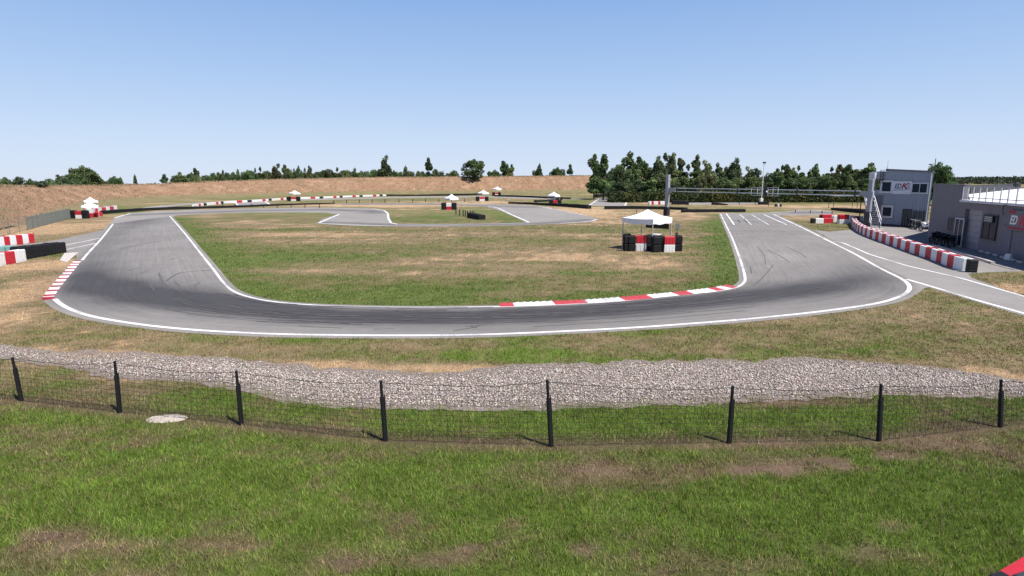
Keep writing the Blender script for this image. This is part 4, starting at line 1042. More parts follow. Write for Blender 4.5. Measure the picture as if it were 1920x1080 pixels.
# ------------------------------------------------------------------ tyre walls
def tyre_wall(px, hpx, lab, w=.55):
    ln_ = catmull(PL(px), 5); L = plen(ln_); n = int(L / .15) + 2; n = min(n, 900)
    p = resample(ln_, n); nn = normals2(p); s_ = np.linspace(0, L, n)
    hs = np.interp(np.linspace(0, 1, n), np.linspace(0, 1, len(hpx)), hpx) / F * p[:, 1]
    hs = hs * (1 + .10 * (fbm(s_ / 1.4, s_ * 0 + len(px), 17) - .5) * 2) + .03 * np.round(fbm(s_ / 2.2, s_ * 0, 19) * 4) / 2 - .03
    bulge = w / 2 + .06 * np.abs(np.sin(np.pi * s_ / .58))
    mb = MB(); vs = []
    o0 = p[len(p) // 2]
    prof = [(-.94, 0), (-1, .12), (-1, .48), (-.93, .5), (-1, .52), (-1, .92), (-.8, 1), (-.25, .985), (-.2, .93), (.2, .93), (.25, .985), (.8, 1), (1, .92), (1, .52), (.93, .5), (1, .48), (1, .12), (.94, 0)]
    for i in range(n):
        for a, z in prof:
            q = p[i] + nn[i] * bulge[i] * a; vs.append((q[0] - o0[0], q[1] - o0[1], z * hs[i]))
    k = len(prof); fs = []
    for i in range(n - 1):
        for j in range(k - 1): fs.append((i * k + j, i * k + j + 1, (i + 1) * k + j + 1, (i + 1) * k + j))
    fs += [tuple(range(k)), tuple(range(n * k - 1, (n - 1) * k - 1, -1))]
    mb.add(vs, fs); o = mb.build('tyre_wall', M['tyre'], None, (o0[0], o0[1], 0))
    return tag(o, lab, 'tyre wall', 'black tyre walls around the circuit')
tyre_wall([(193, 401.2), (215, 399.4), (240, 397.4), (300, 393.8), (380, 391.2), (450, 388.8), (520, 385.6), (626, 381.9)], [6.2, 5.4, 4.4, 3.6, 3.0, 2.0], 'very long black tyre wall sweeping behind the left straight', .8)
tyre_wall([(725, 367.4), (800, 367.3), (860, 366.6), (902, 365.4)], [2.6, 2.8, 3.4, 2.8], 'black tyre wall under the bank, behind middle small tent', .8)
tyre_wall([(928, 368.4), (970, 369.4), (1010, 371), (1040, 372.4), (1069, 373.2)], [2.8, 3, 3, 2.8], 'black tyre wall running behind the tent near bank end', .8)
tyre_wall([(955, 381.6), (1000, 383.6), (1050, 387), (1080, 389.3), (1105, 391.6)], [3, 4, 5.8, 7.2], 'black tyre wall in front of the tent, thickening toward its end', .7)
tyre_wall([(1003, 378.8), (1030, 377.6), (1052, 375)], [3.2, 3.4, 2.6], 'short black tyre wall just left of a small tent', .8)
tyre_wall([(1134, 392), (1180, 391.8), (1246, 392.4), (1287, 394)], [5.2, 5.6, 5.2, 4.6], 'black tyre wall passing behind the big near tent', .7)
tyre_wall([(1278, 398.2), (1330, 397.9), (1396, 397.4)], [6, 5.6, 5.6], 'black tyre wall at the head of the main straight', .7)
tyre_wall([(1259, 383.6), (1291, 383.8)], [9, 7.5], 'tall black tyre block right of the gantry post', .9)
tyre_wall([(1262, 374.6), (1311, 374.6)], [4, 3], 'hind black tyre wall right of the gantry post', .8)
tyre_wall([(1335, 384.2), (1350, 384.2), (1364, 384.6)], [4.4, 3.6, 1.6], 'short low black tyre wall under the gantry beam', .8)
tyre_wall([(1422, 383.6), (1439.5, 383.6)], [5.4, 5.2], 'short black tyre wall around the floodlight mast base', .8)
tyre_wall([(1117, 370.2), (1137, 368.8)], [6, 5.5], 'black tyre wall at the left foot of the trees', .9)
tyre_wall([(1562, 393.6), (1585, 396.4), (1622, 400.5)], [3.4, 6.4, 8], 'black tyre wall behind the right gantry column', .8)
tyre_wall([(30, 488.5), (60, 483.5), (90, 478), (116, 473.5)], [24, 23, 22, 20], 'near black tyre wall between pit entry and dry grass', .6)
tyre_wall([(881, 408.4), (893, 410.2), (904, 412)], [9.5, 9.5, 9], 'short black tyre pile at the end of infield posts', .9)

# ------------------------------------------------------------------ gazebos
def gazebo(px, py, peak, Sd, rz, lab, front_corner=False, panel_sides=()):
    x, y = P(px, py)
    ez = Vector((math.cos(rz), math.sin(rz), 0)); ey = Vector((-math.sin(rz), math.cos(rz), 0))
    c = Vector((x, y, 0)) + ez * Sd / 2 + ey * Sd / 2
    hz = zat(c.y, peak); k = hz / 3.1; eave = (2.46 if front_corner else 2.28) * k
    o = empty('gazebo', c, rz, lab, 'tent', 'white marshal tents around the circuit')
    h = Sd / 2
    for sx in (-1, 1):
        for sy in (-1, 1):
            m = MB(); m.box((sx * (h - .03), sy * (h - .03), eave / 2 - .01), (.055, .055, eave), 0); m.box((sx * (h - .03), sy * (h - .03), .02), (.13, .13, .02), 0)
            m.box((sx * (h - .03), sy * (h - .03), eave * .52), (.075, .075, .22), 0)
            m.build('leg', M['leg'], o)
    m = MB(); N_ = 8
    r_ = random.Random(int(px))
    for s_ in range(4):
        a = s_ * math.pi / 2
        def tr(u, v, z): # u along edge, v outward
            return (u * math.cos(a) - v * math.sin(a), u * math.sin(a) + v * math.cos(a), z)
        vs = []; 
        for j in range(N_ + 1):
            t = j / N_
            for i in range(N_ + 1):
                q = i / N_ * 2 - 1
                e_ = -h - .02
                sag = .11 * k * math.sin(math.pi * t) + .05 * k * (1 - q * q) * (1 - t)
                vs.append(tr(q * (h + .02) * (1 - t), e_ * (1 - t), eave + (hz - eave) * t - sag))
        fs = [(j * (N_ + 1) + i, j * (N_ + 1) + i + 1, (j + 1) * (N_ + 1) + i + 1, (j + 1) * (N_ + 1) + i) for j in range(N_) for i in range(N_)]
        m.add(vs, fs, 0, True)
        vs = []
        for i in range(N_ * 2 + 1):
            q = i / N_ - 1
            top = eave - .05 * k * (1 - q * q) + .004; wv = .012 * math.sin(q * 9 + s_)
            vs.append(tr(q * (h + .024), -h - .024, top)); vs.append(tr(q * (h + .024), -h - .024 - wv, top - (.40 if front_corner else .36) * k + .03 * math.sin(q * 6 + s_ * 2)))
        m.add(vs, [(2 * i + 1, 2 * i + 3, 2 * i + 2, 2 * i) for i in range(N_ * 2)], 0, True)
    m.build('canopy', M['cloth'], o)
    fr = MB()
    for s_ in range(4):
        a = s_ * math.pi / 2
        def tr(u, v, z): return Vector((u * math.cos(a) - v * math.sin(a), u * math.sin(a) + v * math.cos(a), z))
        fr.bar(tr(-h, -h + .04, eave - .12), tr(0, -h + .04, eave - .42 * k), .025, .025); fr.bar(tr(0, -h + .04, eave - .42 * k), tr(h, -h + .04, eave - .12), .025, .025)
    fr.build('truss', M['leg'], o)
    if front_corner:
        m = MB(); m.box((h - .03, -.1, 1.74), (.05, 2.1, .42), 0, 0, .02); m.build('side_sheet', M['dark'], o)
    if panel_sides:
        m = MB(); m.add([(-h, -h + .01, .95), (h, -h + .01, .95), (h, -h + .01, eave - .3), (-h, -h + .01, eave - .3)], [(0, 1, 2, 3)]); m.build('side_sheet', M['annex'], o)
    return o
gazebo(1222, 472, 392.5, 2.72, R(45), 'large white tent nearest, over tyre stacks on the infield', True)
gazebo(155, 408.5, 378, 1.98, R(35), 'white tent at left beside slatted fence and red blocks', False)
gazebo(160, 397, 369.5, 1.95, R(40), 'white tent peeking out behind the slatted fence tent')
gazebo(550, 376.3, 356.8, 2.05, R(48), 'white tent by the far barrier row under the bank')
gazebo(844, 393, 363.5, 1.8, R(38), 'white tent behind the red and white infield panel')
gazebo(905, 376, 356.4, 2.05, R(40), 'white tent in the far middle, left of the hindmost')
gazebo(931, 367, 349.6, 2.1, R(38), 'hindmost small white tent against the earth bank')
gazebo(1040, 385, 359.3, 1.85, R(50), 'white tent standing behind the tapering tyre wall')

# ------------------------------------------------------------------ marshal posts: tyre stacks and plastic panels
def stack_mesh(nt, r, hh):
    mb = MB(); h2 = nt * hh / 2
    for k in range(2):
        mb.box((random.uniform(-.012, .012), random.uniform(-.012, .012), h2 * (k + .5)), (2 * r, 2 * r, h2 - .012), random.uniform(-.03, .03), 0, .05)
        for s_ in (-1, 1):
            for x in (-.13, .13): mb.box((x, s_ * (r + .004), h2 * (k + .5)), (.03, .02, h2 * .8)); mb.box((s_ * (r + .004), x, h2 * (k + .5)), (.02, .03, h2 * .8))
    mb.lathe([(r * .5, 2 * h2 - .02), (r * .9, 2 * h2), (r * .9, 2 * h2 + .03), (r * .5, 2 * h2 + .02)], (0, 0, 0), 14)
    return mb
sd = stack_mesh(6, .29, .195).build('tyre_stack', M['tyre']); sdm = sd.data; bpy.data.objects.remove(sd)
def stack(px, py, lab, group, s=1.0, dy=0):
    x, y = P(px, py)
    o = bpy.data.objects.new('tyre_stack', sdm); C.objects.link(o); o.location = (x, y + dy, 0); o.scale = (s, s, s); o.rotation_euler = (0, 0, random.uniform(-.15, .15))
    return tag(o, lab, 'tyre stack', group)
g = 'tyre stacks of the near marshal post'
for k, (px, py, dy) in enumerate([(1176, 470.3, 0), (1184, 470.6, 0), (1219.5, 471.5, .5), (1178, 468.4, .55)]): stack(px, py, 'black wrapped tyre stack, ' + ['outermost', 'second', 'inner', 'hindmost'][k] + ' one at left of near tent', g, 1.0, dy)
for k, (px, py, dy) in enumerate([(1228.5, 472.6, 0), (1239, 472.2, .15), (1271, 470.6, .05)]): stack(px, py, 'black wrapped tyre stack, ' + ['beside the front leg', 'left of the bright red block', 'right of the bright red block'][k] + ' at near tent', g, 1.0, dy)
def panel(px, py, w, h, top, bot, lab, z=0, rz=0.0, D=.45, dy=0):
    x, y = P(px, py)
    block(w, D, h / 2 - .01, bot, (x, y + D / 2 + dy, 0), rz, CN[bot] + ' block ' + lab[0], 'blocks of the marshal posts')
    block(w, D, h / 2 - .01, top, (x, y + D / 2 + dy, h / 2), rz, CN[top] + ' block ' + lab[1], 'blocks of the marshal posts')
panel(1202, 470.6, 1.0, 1.18, 'red', 'white', ('at the bottom, left side of near tent', 'on top, left side of near tent'), rz=-.12)
panel(1255, 473.0, .80, 1.18, 'red', 'white', ('at the bottom, right side of near tent', 'on top, right side of near tent'), rz=.05)
# post board behind the near tent
bx, by = P(1268.5, 466); o = empty('board_stand', (bx, by, 0), .2, 'dark square board on a thin stand beside near tent', 'board')
m = MB(); m.box((0, 0, 1.75), (.32, .05, .5), 0, 0, .01); m.build('board', M['annex'], o)
m = MB(); m.tube((0, .04, -.02), (0, .04, 1.9), .025, 8); m.box((0, .04, .01), (.4, .4, .04)); m.box((-.05, 0, 1.15), (.16, .12, .22)); m.build('stand', M['dark'], o)
# dark table inside the near tent
tx, ty = P(1228, 468); o = empty('folding_table', (tx + .3, ty + 1.6, 0), R(49), 'pale folding table standing inside the near tent', 'table')
m = MB(); m.box((0, 0, 1.02), (1.4, .6, .04), 0, 0, .01); m.build('tabletop', M['white'], o)
for sx in (-.6, .6):
    for sy in (-.24, .24): m = MB(); m.tube((sx, sy, -.01), (sx, sy, 1.0), .018, 6); m.build('leg', M['steel'], o)
def small_post(px, py, label, s=1.0, order='trw', wpx=14):
    """marshal post of a far tent: tyre stacks either side of a two-tone pair of blocks"""
    x, y = P(px, py); u = wpx / F * y
    stack(px - wpx * .36, py, 'black tyre stack left of the blocks ' + label, 'tyre stacks of the far marshal posts', s)
    stack(px - wpx * .50, py, 'black tyre stack at the left end ' + label, 'tyre stacks of the far marshal posts', s)
    stack(px + wpx * .36, py, 'black tyre stack right of the blocks ' + label, 'tyre stacks of the far marshal posts', s)
    stack(px + wpx * .50, py, 'black tyre stack at the right end ' + label, 'tyre stacks of the far marshal posts', s)
    t, b = ('white', 'red') if order == 'wr' else ('red', 'white')
    panel(px, py, u * .46, 1.1 * s, t, b, ('at the bottom ' + label, 'on top ' + label), dy=-.25)
small_post(842, 393.2, 'before the infield tent', 1.05, 'wr', 22)
small_post(150, 409.6, 'before the slatted fence tent', .95, 'rw', 26)
x, y = P(170, 408); block(.6, .5, .62, 'red', (x, y, 0), .2, 'red block low at the corner of left tent', 'blocks of the marshal posts'); block(.6, .5, .72, 'white', (x, y, .63), .2, 'white block stacked on red at corner of left tent', 'blocks of the marshal posts')
small_post(551, 377, 'before the tent under the bank', .9, 'rw', 20)
small_post(904, 376.8, 'before the far middle tent', .9, 'rw', 20)
small_post(931, 367.2, 'before the hindmost tent', 1.0, 'rw', 13)
small_post(1041, 385.2, 'before the tent by the tapering wall', .95, 'rw', 18)

# ------------------------------------------------------------------ low infield fences
def lowfence(pts, hpx, lab, r=.05, wires=2):
    w = [P(*p) for p in pts]; o = empty('post_fence', (w[0][0], w[0][1], 0), 0, lab, 'fence', 'low post fences of the infield')
    tp = []
    for (px, py), (x, y) in zip(pts, w):
        h = hpx / F * y; m = MB(); m.tube((x - w[0][0], y - w[0][1], -.05), (x - w[0][0], y - w[0][1], h), r, 7); m.tube((x - w[0][0], y - w[0][1], h), (x - w[0][0], y - w[0][1], h + .03), r * .7, 7); m.build('post', M['black'], o)
        tp.append(Vector((x - w[0][0], y - w[0][1], h)))
    m = MB()
    for k in range(wires):
        f_ = 1 - .4 * k - .06
        for a, b in zip(tp[:-1], tp[1:]): m.tube(Vector((a.x, a.y, a.z * f_)), Vector((b.x, b.y, b.z * f_)), .008, 4)
    m.build('wire', M['wire'], o)
    return o
lowfence([(418, 388.2), (441, 388.8), (471, 388.6), (494, 389.4), (520, 389.4), (546, 389.3), (572, 390), (599, 390)], 6.6, 'thin dark posts standing along the long black tyre wall', .07)
lowfence([(626, 382.3), (650, 381.2), (674, 380.6), (698, 380.4), (722, 380.2), (748, 379.6), (774, 379.4), (798, 379.2), (823, 379.2), (847, 379), (871, 378.8), (895, 378.6)], 6.2, 'thin dark posts in line across the far infield', .08)
lowfence([(1346, 385), (1386, 384.4), (1416, 384.2), (1441, 386.4), (1491, 398.6), (1519, 400), (1541, 400.8), (1560, 401.4)], 5.6, 'thin dark posts beyond the head of main straight', .06)
lowfence([(855, 402.6), (862, 404.2), (868.5, 405.2), (872.5, 406.2), (876.5, 407.4), (882, 407.6), (887, 407)], 11.5, 'close-set black posts leading to the tyre pile', .08, 3)
lowfence([(1193, 402.5), (1206, 402.5), (1220, 402.5), (1245, 402.8)], 9.5, 'low dark fence hidden behind the big near tent', .04, 4)
# slatted fence by the left tent
A, B = P(53, 431), P(134, 409.5); L = math.hypot(B[0] - A[0], B[1] - A[1]); rz = math.atan2(B[1] - A[1], B[0] - A[0])
o = empty('slatted_fence', (A[0], A[1], 0), rz, 'grey green slatted fence leading to the left tent', 'fence')
m = MB(); k = 0; rr_ = random.Random(4)
x = 0.05
while x < L:
    m.box((x, 0, .72), (.055, .02, 1.35 + rr_.uniform(-.03, .03)), 0); x += .16
m.build('slat_panel', M['slat'], o)
for i in range(11):
    m = MB(); m.box((i * L / 10, .05, .75), (.07, .07, 1.6)); m.build('post', M['steel'] if i == 0 else M['slat'], o)
m = MB()
for z in (.3, 1.15): m.box((L / 2, .035, z), (L, .03, .05))
m.build('crossbar', M['slat'], o)
pts = [P(-60, 462), P(-28, 452.5), P(0, 444.5), P(19, 439.5), P(37, 435), P(52, 431.3)]
o = empty('wire_fence', (pts[2][0], pts[2][1], 0), 0, 'thin see-through wire fence left of the slatted fence', 'fence')
m2 = MB()
for i, (x, y) in enumerate(pts):
    m = MB(); m.tube((x - pts[2][0], y - pts[2][1], -.05), (x - pts[2][0], y - pts[2][1], 1.6), .028, 6); m.build('post', M['slat'], o)
for (a, b) in zip(pts[:-1], pts[1:]):
    for z in (.1, .35, .6, .85, 1.1, 1.35, 1.55): m2.tube((a[0] - pts[2][0], a[1] - pts[2][1], z), (b[0] - pts[2][0], b[1] - pts[2][1], z), .006, 4)
    for k in range(1, 14): x = a[0] + (b[0] - a[0]) * k / 14 - pts[2][0]; y = a[1] + (b[1] - a[1]) * k / 14 - pts[2][1]; m2.tube((x, y, .05), (x, y, 1.55), .005, 4)
m2.build('wire', M['slat'], o)

# ------------------------------------------------------------------ timing gantry
GA = Vector(P(1249.5, 404.5) + (0,)); GB = Vector(P(1625, 428.5) + (0,))
gd_ = GB - GA; GL = gd_.length; grz = math.atan2(gd_.y, gd_.x)
o = empty('gantry', GA, grz, 'grey signal gantry spanning the straight on two columns', 'gantry')
hA = zat(GA.y, 327.5); hB = zat(GB.y, 336.5)
m = MB(); m.box((0, 0, hA / 2 + .6), (.50, .50, hA - 1.2), 0, 0, .03); m.box((0, 0, hA * .72), (.54, .54, .08)); m.box((0, 0, hA - .9), (.54, .54, .06)); m.bar((.30, .05, .2), (.18, .05, 2.4), .06, .1); m.build('column', M['gantry'], o)
m = MB(); m.box((0, 0, .62), (.70, .70, 1.34), 0, 0, .04); m.build('column_padding', M['belt'], o)
m = MB(); m.box((GL, 0, hB / 2 + .9), (.42, .42, hB - 1.75), 0, 0, .03); m.build('column', M['gantry'], o)
m = MB(); m.box((GL, 0, .90), (.66, .66, 1.9), 0, 0, .04); m.build('column_padding', M['dark'], o)
m = MB(); m.box((GL + .35, -.22, 3.75), (.16, .2, .75), 0, 0, .02); m.build('control_box', M['trim'], o)
ZB = 3.86
m = MB(); m.prism([(.2, -.12), (1.35, -.12), (1.35, .12), (.2, .12)], ZB - .30, ZB + .30)
m.add([(.2, -.1, ZB - .30), (.9, -.1, ZB - .30), (.2, -.1, ZB - .75), (.2, .1, ZB - .30), (.9, .1, ZB - .30), (.2, .1, ZB - .75)], [(0, 2, 1), (3, 4, 5), (1, 2, 5, 4), (0, 3, 5, 2)])
m.prism([(GL - 1.1, -.12), (GL - .15, -.12), (GL - .15, .12), (GL - 1.1, .12)], ZB - .24, ZB + .24)
m.add([(GL - .2, -.1, ZB - .24), (GL - .8, -.1, ZB - .24), (GL - .2, -.1, ZB - .6), (GL - .2, .1, ZB - .24), (GL - .8, .1, ZB - .24), (GL - .2, .1, ZB - .6)], [(0, 1, 2), (3, 5, 4), (1, 4, 5, 2), (0, 2, 5, 3)])
m.build('bracket', M['gantry'], o)
for z in (ZB + .24, ZB - .24):
    m = MB(); m.box((GL / 2, 0, z), (GL - 2.2, .16, .10)); m.build('rail', M['rail'], o)
m = MB()
for k in range(1, 40): m.bar((1.3 + (GL - 2.5) * (k - 1) / 39, 0, ZB - .2), (1.3 + (GL - 2.5) * k / 39, 0, ZB + (.2 if k % 2 else -.2) - (.0 if k % 2 else 0)), .02, .02) if False else m.bar((1.3 + (GL - 2.5) * k / 40, 0, ZB - .2), (1.3 + (GL - 2.5) * k / 40, 0, ZB + .2), .025, .025)
m.build('lacing', M['dark'], o)
def gs(px): # distance along gantry for a bearing
    return onwall(px, 360, (GA.x, GA.y), (GB.x, GB.y))[0]
for px in (1269.5, 1383, 1495, 1604):
    m = MB(); m.box((gs(px), 0, ZB), (.16, .24, .78), 0, 0, .02); m.build('clamp', M['dark'], o)
for a, b in ((1410, 1433), (1441, 1460)):
    x0, x1 = gs(a), gs(b); m = MB()
    for z in (ZB - .52, ZB + .50): m.box(((x0 + x1) / 2, -.16, z), (x1 - x0, .05, .05))
    for x in (x0, x1, (x0 + x1) / 2): m.box((x, -.16, ZB - .01), (.05, .045, .98))
    m.build('panel_frame', M['rail'], o)
m = MB(); m.box((gs(1437), -.2, ZB), (.5, .2, 1.15), 0, 0, .03); m.tube((gs(1437), -.2, ZB + .5), (gs(1437), -.2, ZB + .95), .03, 6); m.build('signal_box', M['dark'], o)
m = MB(); m.lathe([(.09, 0), (.09, .14), (.03, .18)], (gs(1440.5), -.38, ZB - .08), 10); m.build('signal_lamp', M['white'], o)
# thin pole under the gantry
x, y = P(1610, 421); m = MB(); m.tube((0, 0, -.05), (0, 0, 2.85), .055, 8); m.box((0, 0, .02), (.3, .3, .04)); m.box((0, 0, 2.87), (.16, .16, .03))
tag(m.build('pole', M['dark'], None, (x, y, 0)), 'thin dark pole standing under the gantry by the blocks', 'pole')
x, y = P(1580, 390); o = empty('flat_shelter', (x, y, 0), .1, 'low flat pale roof on thin posts behind gantry beam', 'shelter')
m = MB(); m.box((0, 0, 2.30), (5.2, 1.6, .10)); m.build('roof', M['gantry'], o)
for sx in (-2.4, 2.4):
    for sy in (-.7, .7): m = MB(); m.tube((sx, sy, -.05), (sx, sy, 2.25), .05, 6); m.build('post', M['dark'], o)

# ------------------------------------------------------------------ masts
x, y = P(1427, 383); zt = zat(y, 304); o = empty('floodlight_mast', (x, y, 0), 0, 'tall thin light mast with one square lamp before trees', 'mast')
m = MB(); m.tube((0, 0, 0), (0, 0, zt), .11, 8, 0, .075); m.build('pole', M['rail'], o)
m = MB(); m.box((0, -.1, zt - .1), (.62, .35, .34), 0, 0, .04); m.bar((-.25, 0, zt - .25), (.25, 0, zt - .25), .06, .06); m.build('lamp_head', M['dark'], o)
m = MB(); m.box((0, 0, .95), (.6, .6, .72), 0, 0, .03); m.build('base_box', M['white'], o)
x, y = P(1421, 376); zt = zat(y, 315); o = empty('thin_mast', (x, y, 0), 0, 'thinner second mast just left of the lamp mast', 'mast')
m = MB(); m.tube((0, 0, -.05), (0, 0, zt), .055, 6, 0, .04); m.build('pole', M['rail'], o)
m = MB(); m.box((0, 0, .55), (.34, .34, .6), 0, 0, .02); m.build('base_box', M['white'], o)

# ------------------------------------------------------------------ control tower
A = P(1651, 422.5); B = P(1737, 428.5)
B = (A[0] + (B[0] - A[0]) * 1.0, B[1]); TL = math.hypot(B[0] - A[0], B[1] - A[1]); trz = math.atan2(B[1] - A[1], B[0] - A[0])
def rect(x0, y0, x1, y1):
    s0, z0 = onwall(x0, y0, A, B); s1, z1 = onwall(x1, y1, A, B); return min(s0, s1), max(s0, s1), min(z0, z1), max(z0, z1)
tw = empty('control_tower', (A[0], A[1], 0), trz, 'two-storey grey corrugated control tower beside the gantry', 'building')
zl = onwall(1652, 318.5, A, B)[1]; zr = onwall(1742, 322.5, A, B)[1]
DP = 6.0
vd_ = (.53, .848); SHX = (vd_[0] * math.cos(trz) + vd_[1] * math.sin(trz)) / (-vd_[0] * math.sin(trz) + vd_[1] * math.cos(trz)) * DP
m = MB(); per = .26; xs = []; x = 0.0
while x < TL - .02:
    for dx, d in ((0, 0), (.08, 0), (.11, -.045), (.20, -.045), (.23, 0)):
        if x + dx < TL: xs.append((x + dx, d))
    x += per
xs.append((TL, 0)); vs = []
for x, d in xs:
    zt = zl + (zr - zl) * x / TL; vs += [(x, d - .001, 0), (x, d - .001, zt)]
m.add(vs, [(2 * i, 2 * i + 2, 2 * i + 3, 2 * i + 1) for i in range(len(xs) - 1)])
# sides and back as solid core
m.add([(0, .02, 0), (TL, .02, 0), (TL + SHX, DP, 0), (SHX, DP, 0), (0, .02, zl - .02), (TL, .02, zr - .02), (TL + SHX, DP, zr - .02), (SHX, DP, zl - .02)], [(0, 1, 5, 4), (1, 2, 6, 5), (2, 3, 7, 6), (3, 0, 4, 7), (4, 5, 6, 7)])
m.build('wall', M['cladding'], tw)
m = MB()
for (p, q) in (((-.06, -.07, zl + .02), (TL + .06, -.07, zr + .02)), ((SHX - .06, DP + .05, zl + .02), (SHX + TL + .06, DP + .05, zr + .02)), ((-.05, -.02, zl + .02), (SHX - .05, DP, zl + .02)), ((TL - .02, .0, zr + .02), (TL + SHX - .02, DP, zr + .02))): m.bar(p, q, .10, .20)
m.add([(0, 0, zl), (TL, 0, zr), (TL + SHX, DP, zr), (SHX, DP, zl)], [(0, 1, 2, 3)])
rf = m.build('roof', M['annex'], tw)
def window(parent, r, rx, trimw=.11, mull=0, proud=.07, nm='window', fm='trim', gm='glass', sill=True, W=None):
    """r = glass rect, frame goes around it, proud of the wall"""
    s0, s1, z0, z1 = r; m = MB(); t = trimw
    m.box(((s0 + s1) / 2, -proud / 2 - .05, z1 + t / 2), (s1 - s0 + 2 * t, proud, t)); m.box(((s0 + s1) / 2, -proud / 2 - .05 - (.03 if sill else 0), z0 - t / 2), (s1 - s0 + 2 * t + (.08 if sill else 0), proud + (.06 if sill else 0), t))
    for s_ in (s0 - t / 2, s1 + t / 2): m.box((s_, -proud / 2 - .05, (z0 + z1) / 2), (t, proud, z1 - z0))
    for k in range(mull): m.box((s0 + (s1 - s0) * (k + 1) / (mull + 1), -proud / 2 - .05, (z0 + z1) / 2), (.06, proud - .01, z1 - z0))
    f = m.build(nm, M[fm], parent)
    g_ = MB(); g_.box(((s0 + s1) / 2, -.045 - .02, (z0 + z1) / 2), (s1 - s0 - .004, .02, z1 - z0 - .004)); g_.build('pane', M[gm], f)
    return f
window(tw, rect(1656, 341.5, 1670.5, 358.8), None, .22, 0)
window(tw, rect(1712.5, 344.6, 1738, 361.2), None, .14, 1)
window(tw, rect(1657, 388.3, 1671, 405.3), None, .22, 0)
for k, (a, b, c, d) in enumerate([(1694.5, 392.5, 1706, 426.5), (1713, 395.5, 1732.5, 431)]):
    s0, s1, z0, z1 = rect(a, b, c, d); z0 = .06
    m = MB(); m.box(((s0 + s1) / 2, -.06, (z0 + z1) / 2), (s1 - s0, .03, z1 - z0)); dr = m.build('glass_door', M['door_dark'], tw)
    m = MB()
    for f_ in (0, .32, .62, 1.0) if k == 0 else (0, .45, .78, 1.0): m.box((s0 + (s1 - s0) * f_, -.085, (z0 + z1) / 2), (.07, .06, z1 - z0))
    m.box(((s0 + s1) / 2, -.0855, z1 + .02), (s1 - s0 + .08, .065, .06)); m.build('frame', M['dark'] if k == 0 else M['annex'], dr)
m = MB(); m.box((TL / 2, -.065, .10), (TL, .03, .2)); m.build('plinth', M['dark'], tw)
m = MB(); m.tube((TL - .10, -.14, .1), (TL - .10, -.14, zr - .1), .05, 8); m.build('downpipe', M['trim'], tw)
# annex with open upper gallery and outside stair
AX = -onwall(1627, 430, A, B)[0] if onwall(1627, 430, A, B)[0] < 0 else 2.4
AX = min(max(AX, 1.8), 4.0)
m = MB(); zf = 3.55
m.box((-AX / 2, DP / 2 - .5, zf / 2), (AX, DP - 1.0, zf)); m.build('annex_wall', M['annex'], tw)
m = MB(); m.box((-AX / 2, .02 + 1.4, zf + .30), (AX - .02, 2.8, .6)); m.box((-AX / 2, 1.42, 5.85), (AX - .02, 2.8, .9)); m.build('gallery', M['cladding'], tw)
for k in range(4):
    m = MB(); m.box((-AX + .06 + (AX - .12) * k / 3, .08, (zf + .6 + 5.4) / 2), (.09, .09, 5.4 - zf - .6)); m.build('gallery_post', M['annex'] if k else M['trim'], tw)
m = MB()
for x in (-.62, -.25): m.bar((x, -.12, 4.9), (x, -.12, 6.5), .05, .05)
for k in range(7): m.bar((-.62, -.12, 5.0 + k * .24), (-.25, -.12, 5.0 + k * .24), .04, .04)
m.build('ladder', M['dark'], tw)
m = MB(); m.box((-AX + .35, -.2, 5.75), (.7, .45, .8), 0, 0, .03); m.build('cooling_unit', M['trim'], tw)
st = MB(); q0 = Vector((-1.35, -.95, 2.75)); q1 = Vector((2.55, -1.25, .12)); wd = .78
stair = empty('outside_stair', (A[0], A[1], 0), trz, 'steep grey metal stair with pale handrails on the tower', 'stair')
p_hi = onwall(1634.5, 380, A, B); gb = P(1641, 432)
hi = Vector((A[0], A[1], 0)) + Vector((math.cos(trz), math.sin(trz), 0)) * (p_hi[0]) + Vector((math.sin(trz), -math.cos(trz), 0)) * .6
hi.z = 2.75; lo = Vector((gb[0], gb[1], .25))
stair.location = (lo.x, lo.y, 0); dirv = Vector((hi.x - lo.x, hi.y - lo.y, 0)); stair.rotation_euler = (0, 0, math.atan2(dirv.y, dirv.x)); RL_ = dirv.length
for s_ in (-1, 1):
    m = MB(); m.bar((0, s_ * .42, .15), (RL_, s_ * .42, 2.7), .05, .2); m.build('stringer', M['dark'], stair)
    m = MB(); m.bar((-.05, s_ * .45, 1.1), (RL_, s_ * .45, 3.65), .06, .06); m.bar((-.05, s_ * .45, .65), (RL_, s_ * .45, 3.2), .04, .04)
    for k in range(6): m.bar((RL_ * k / 5, s_ * .45, .2 + 2.55 * k / 5), (RL_ * k / 5, s_ * .45, 1.1 + 2.55 * k / 5), .05, .05)
    m.build('handrail', M['rail'], stair)
m = MB()
for k in range(13): m.box((RL_ * (k + .5) / 13, 0, .2 + 2.5 * (k + .5) / 13), (.26, .78, .035))
m.build('steps', M['steel'], stair)
m = MB(); m.box((-.25, 0, .10), (.9, 1.25, .2), 0, 0, .02); m.box((-.75, 0, .05), (.5, 1.35, .1), 0, 0, .02); m.build('footing', M['concrete'], stair)
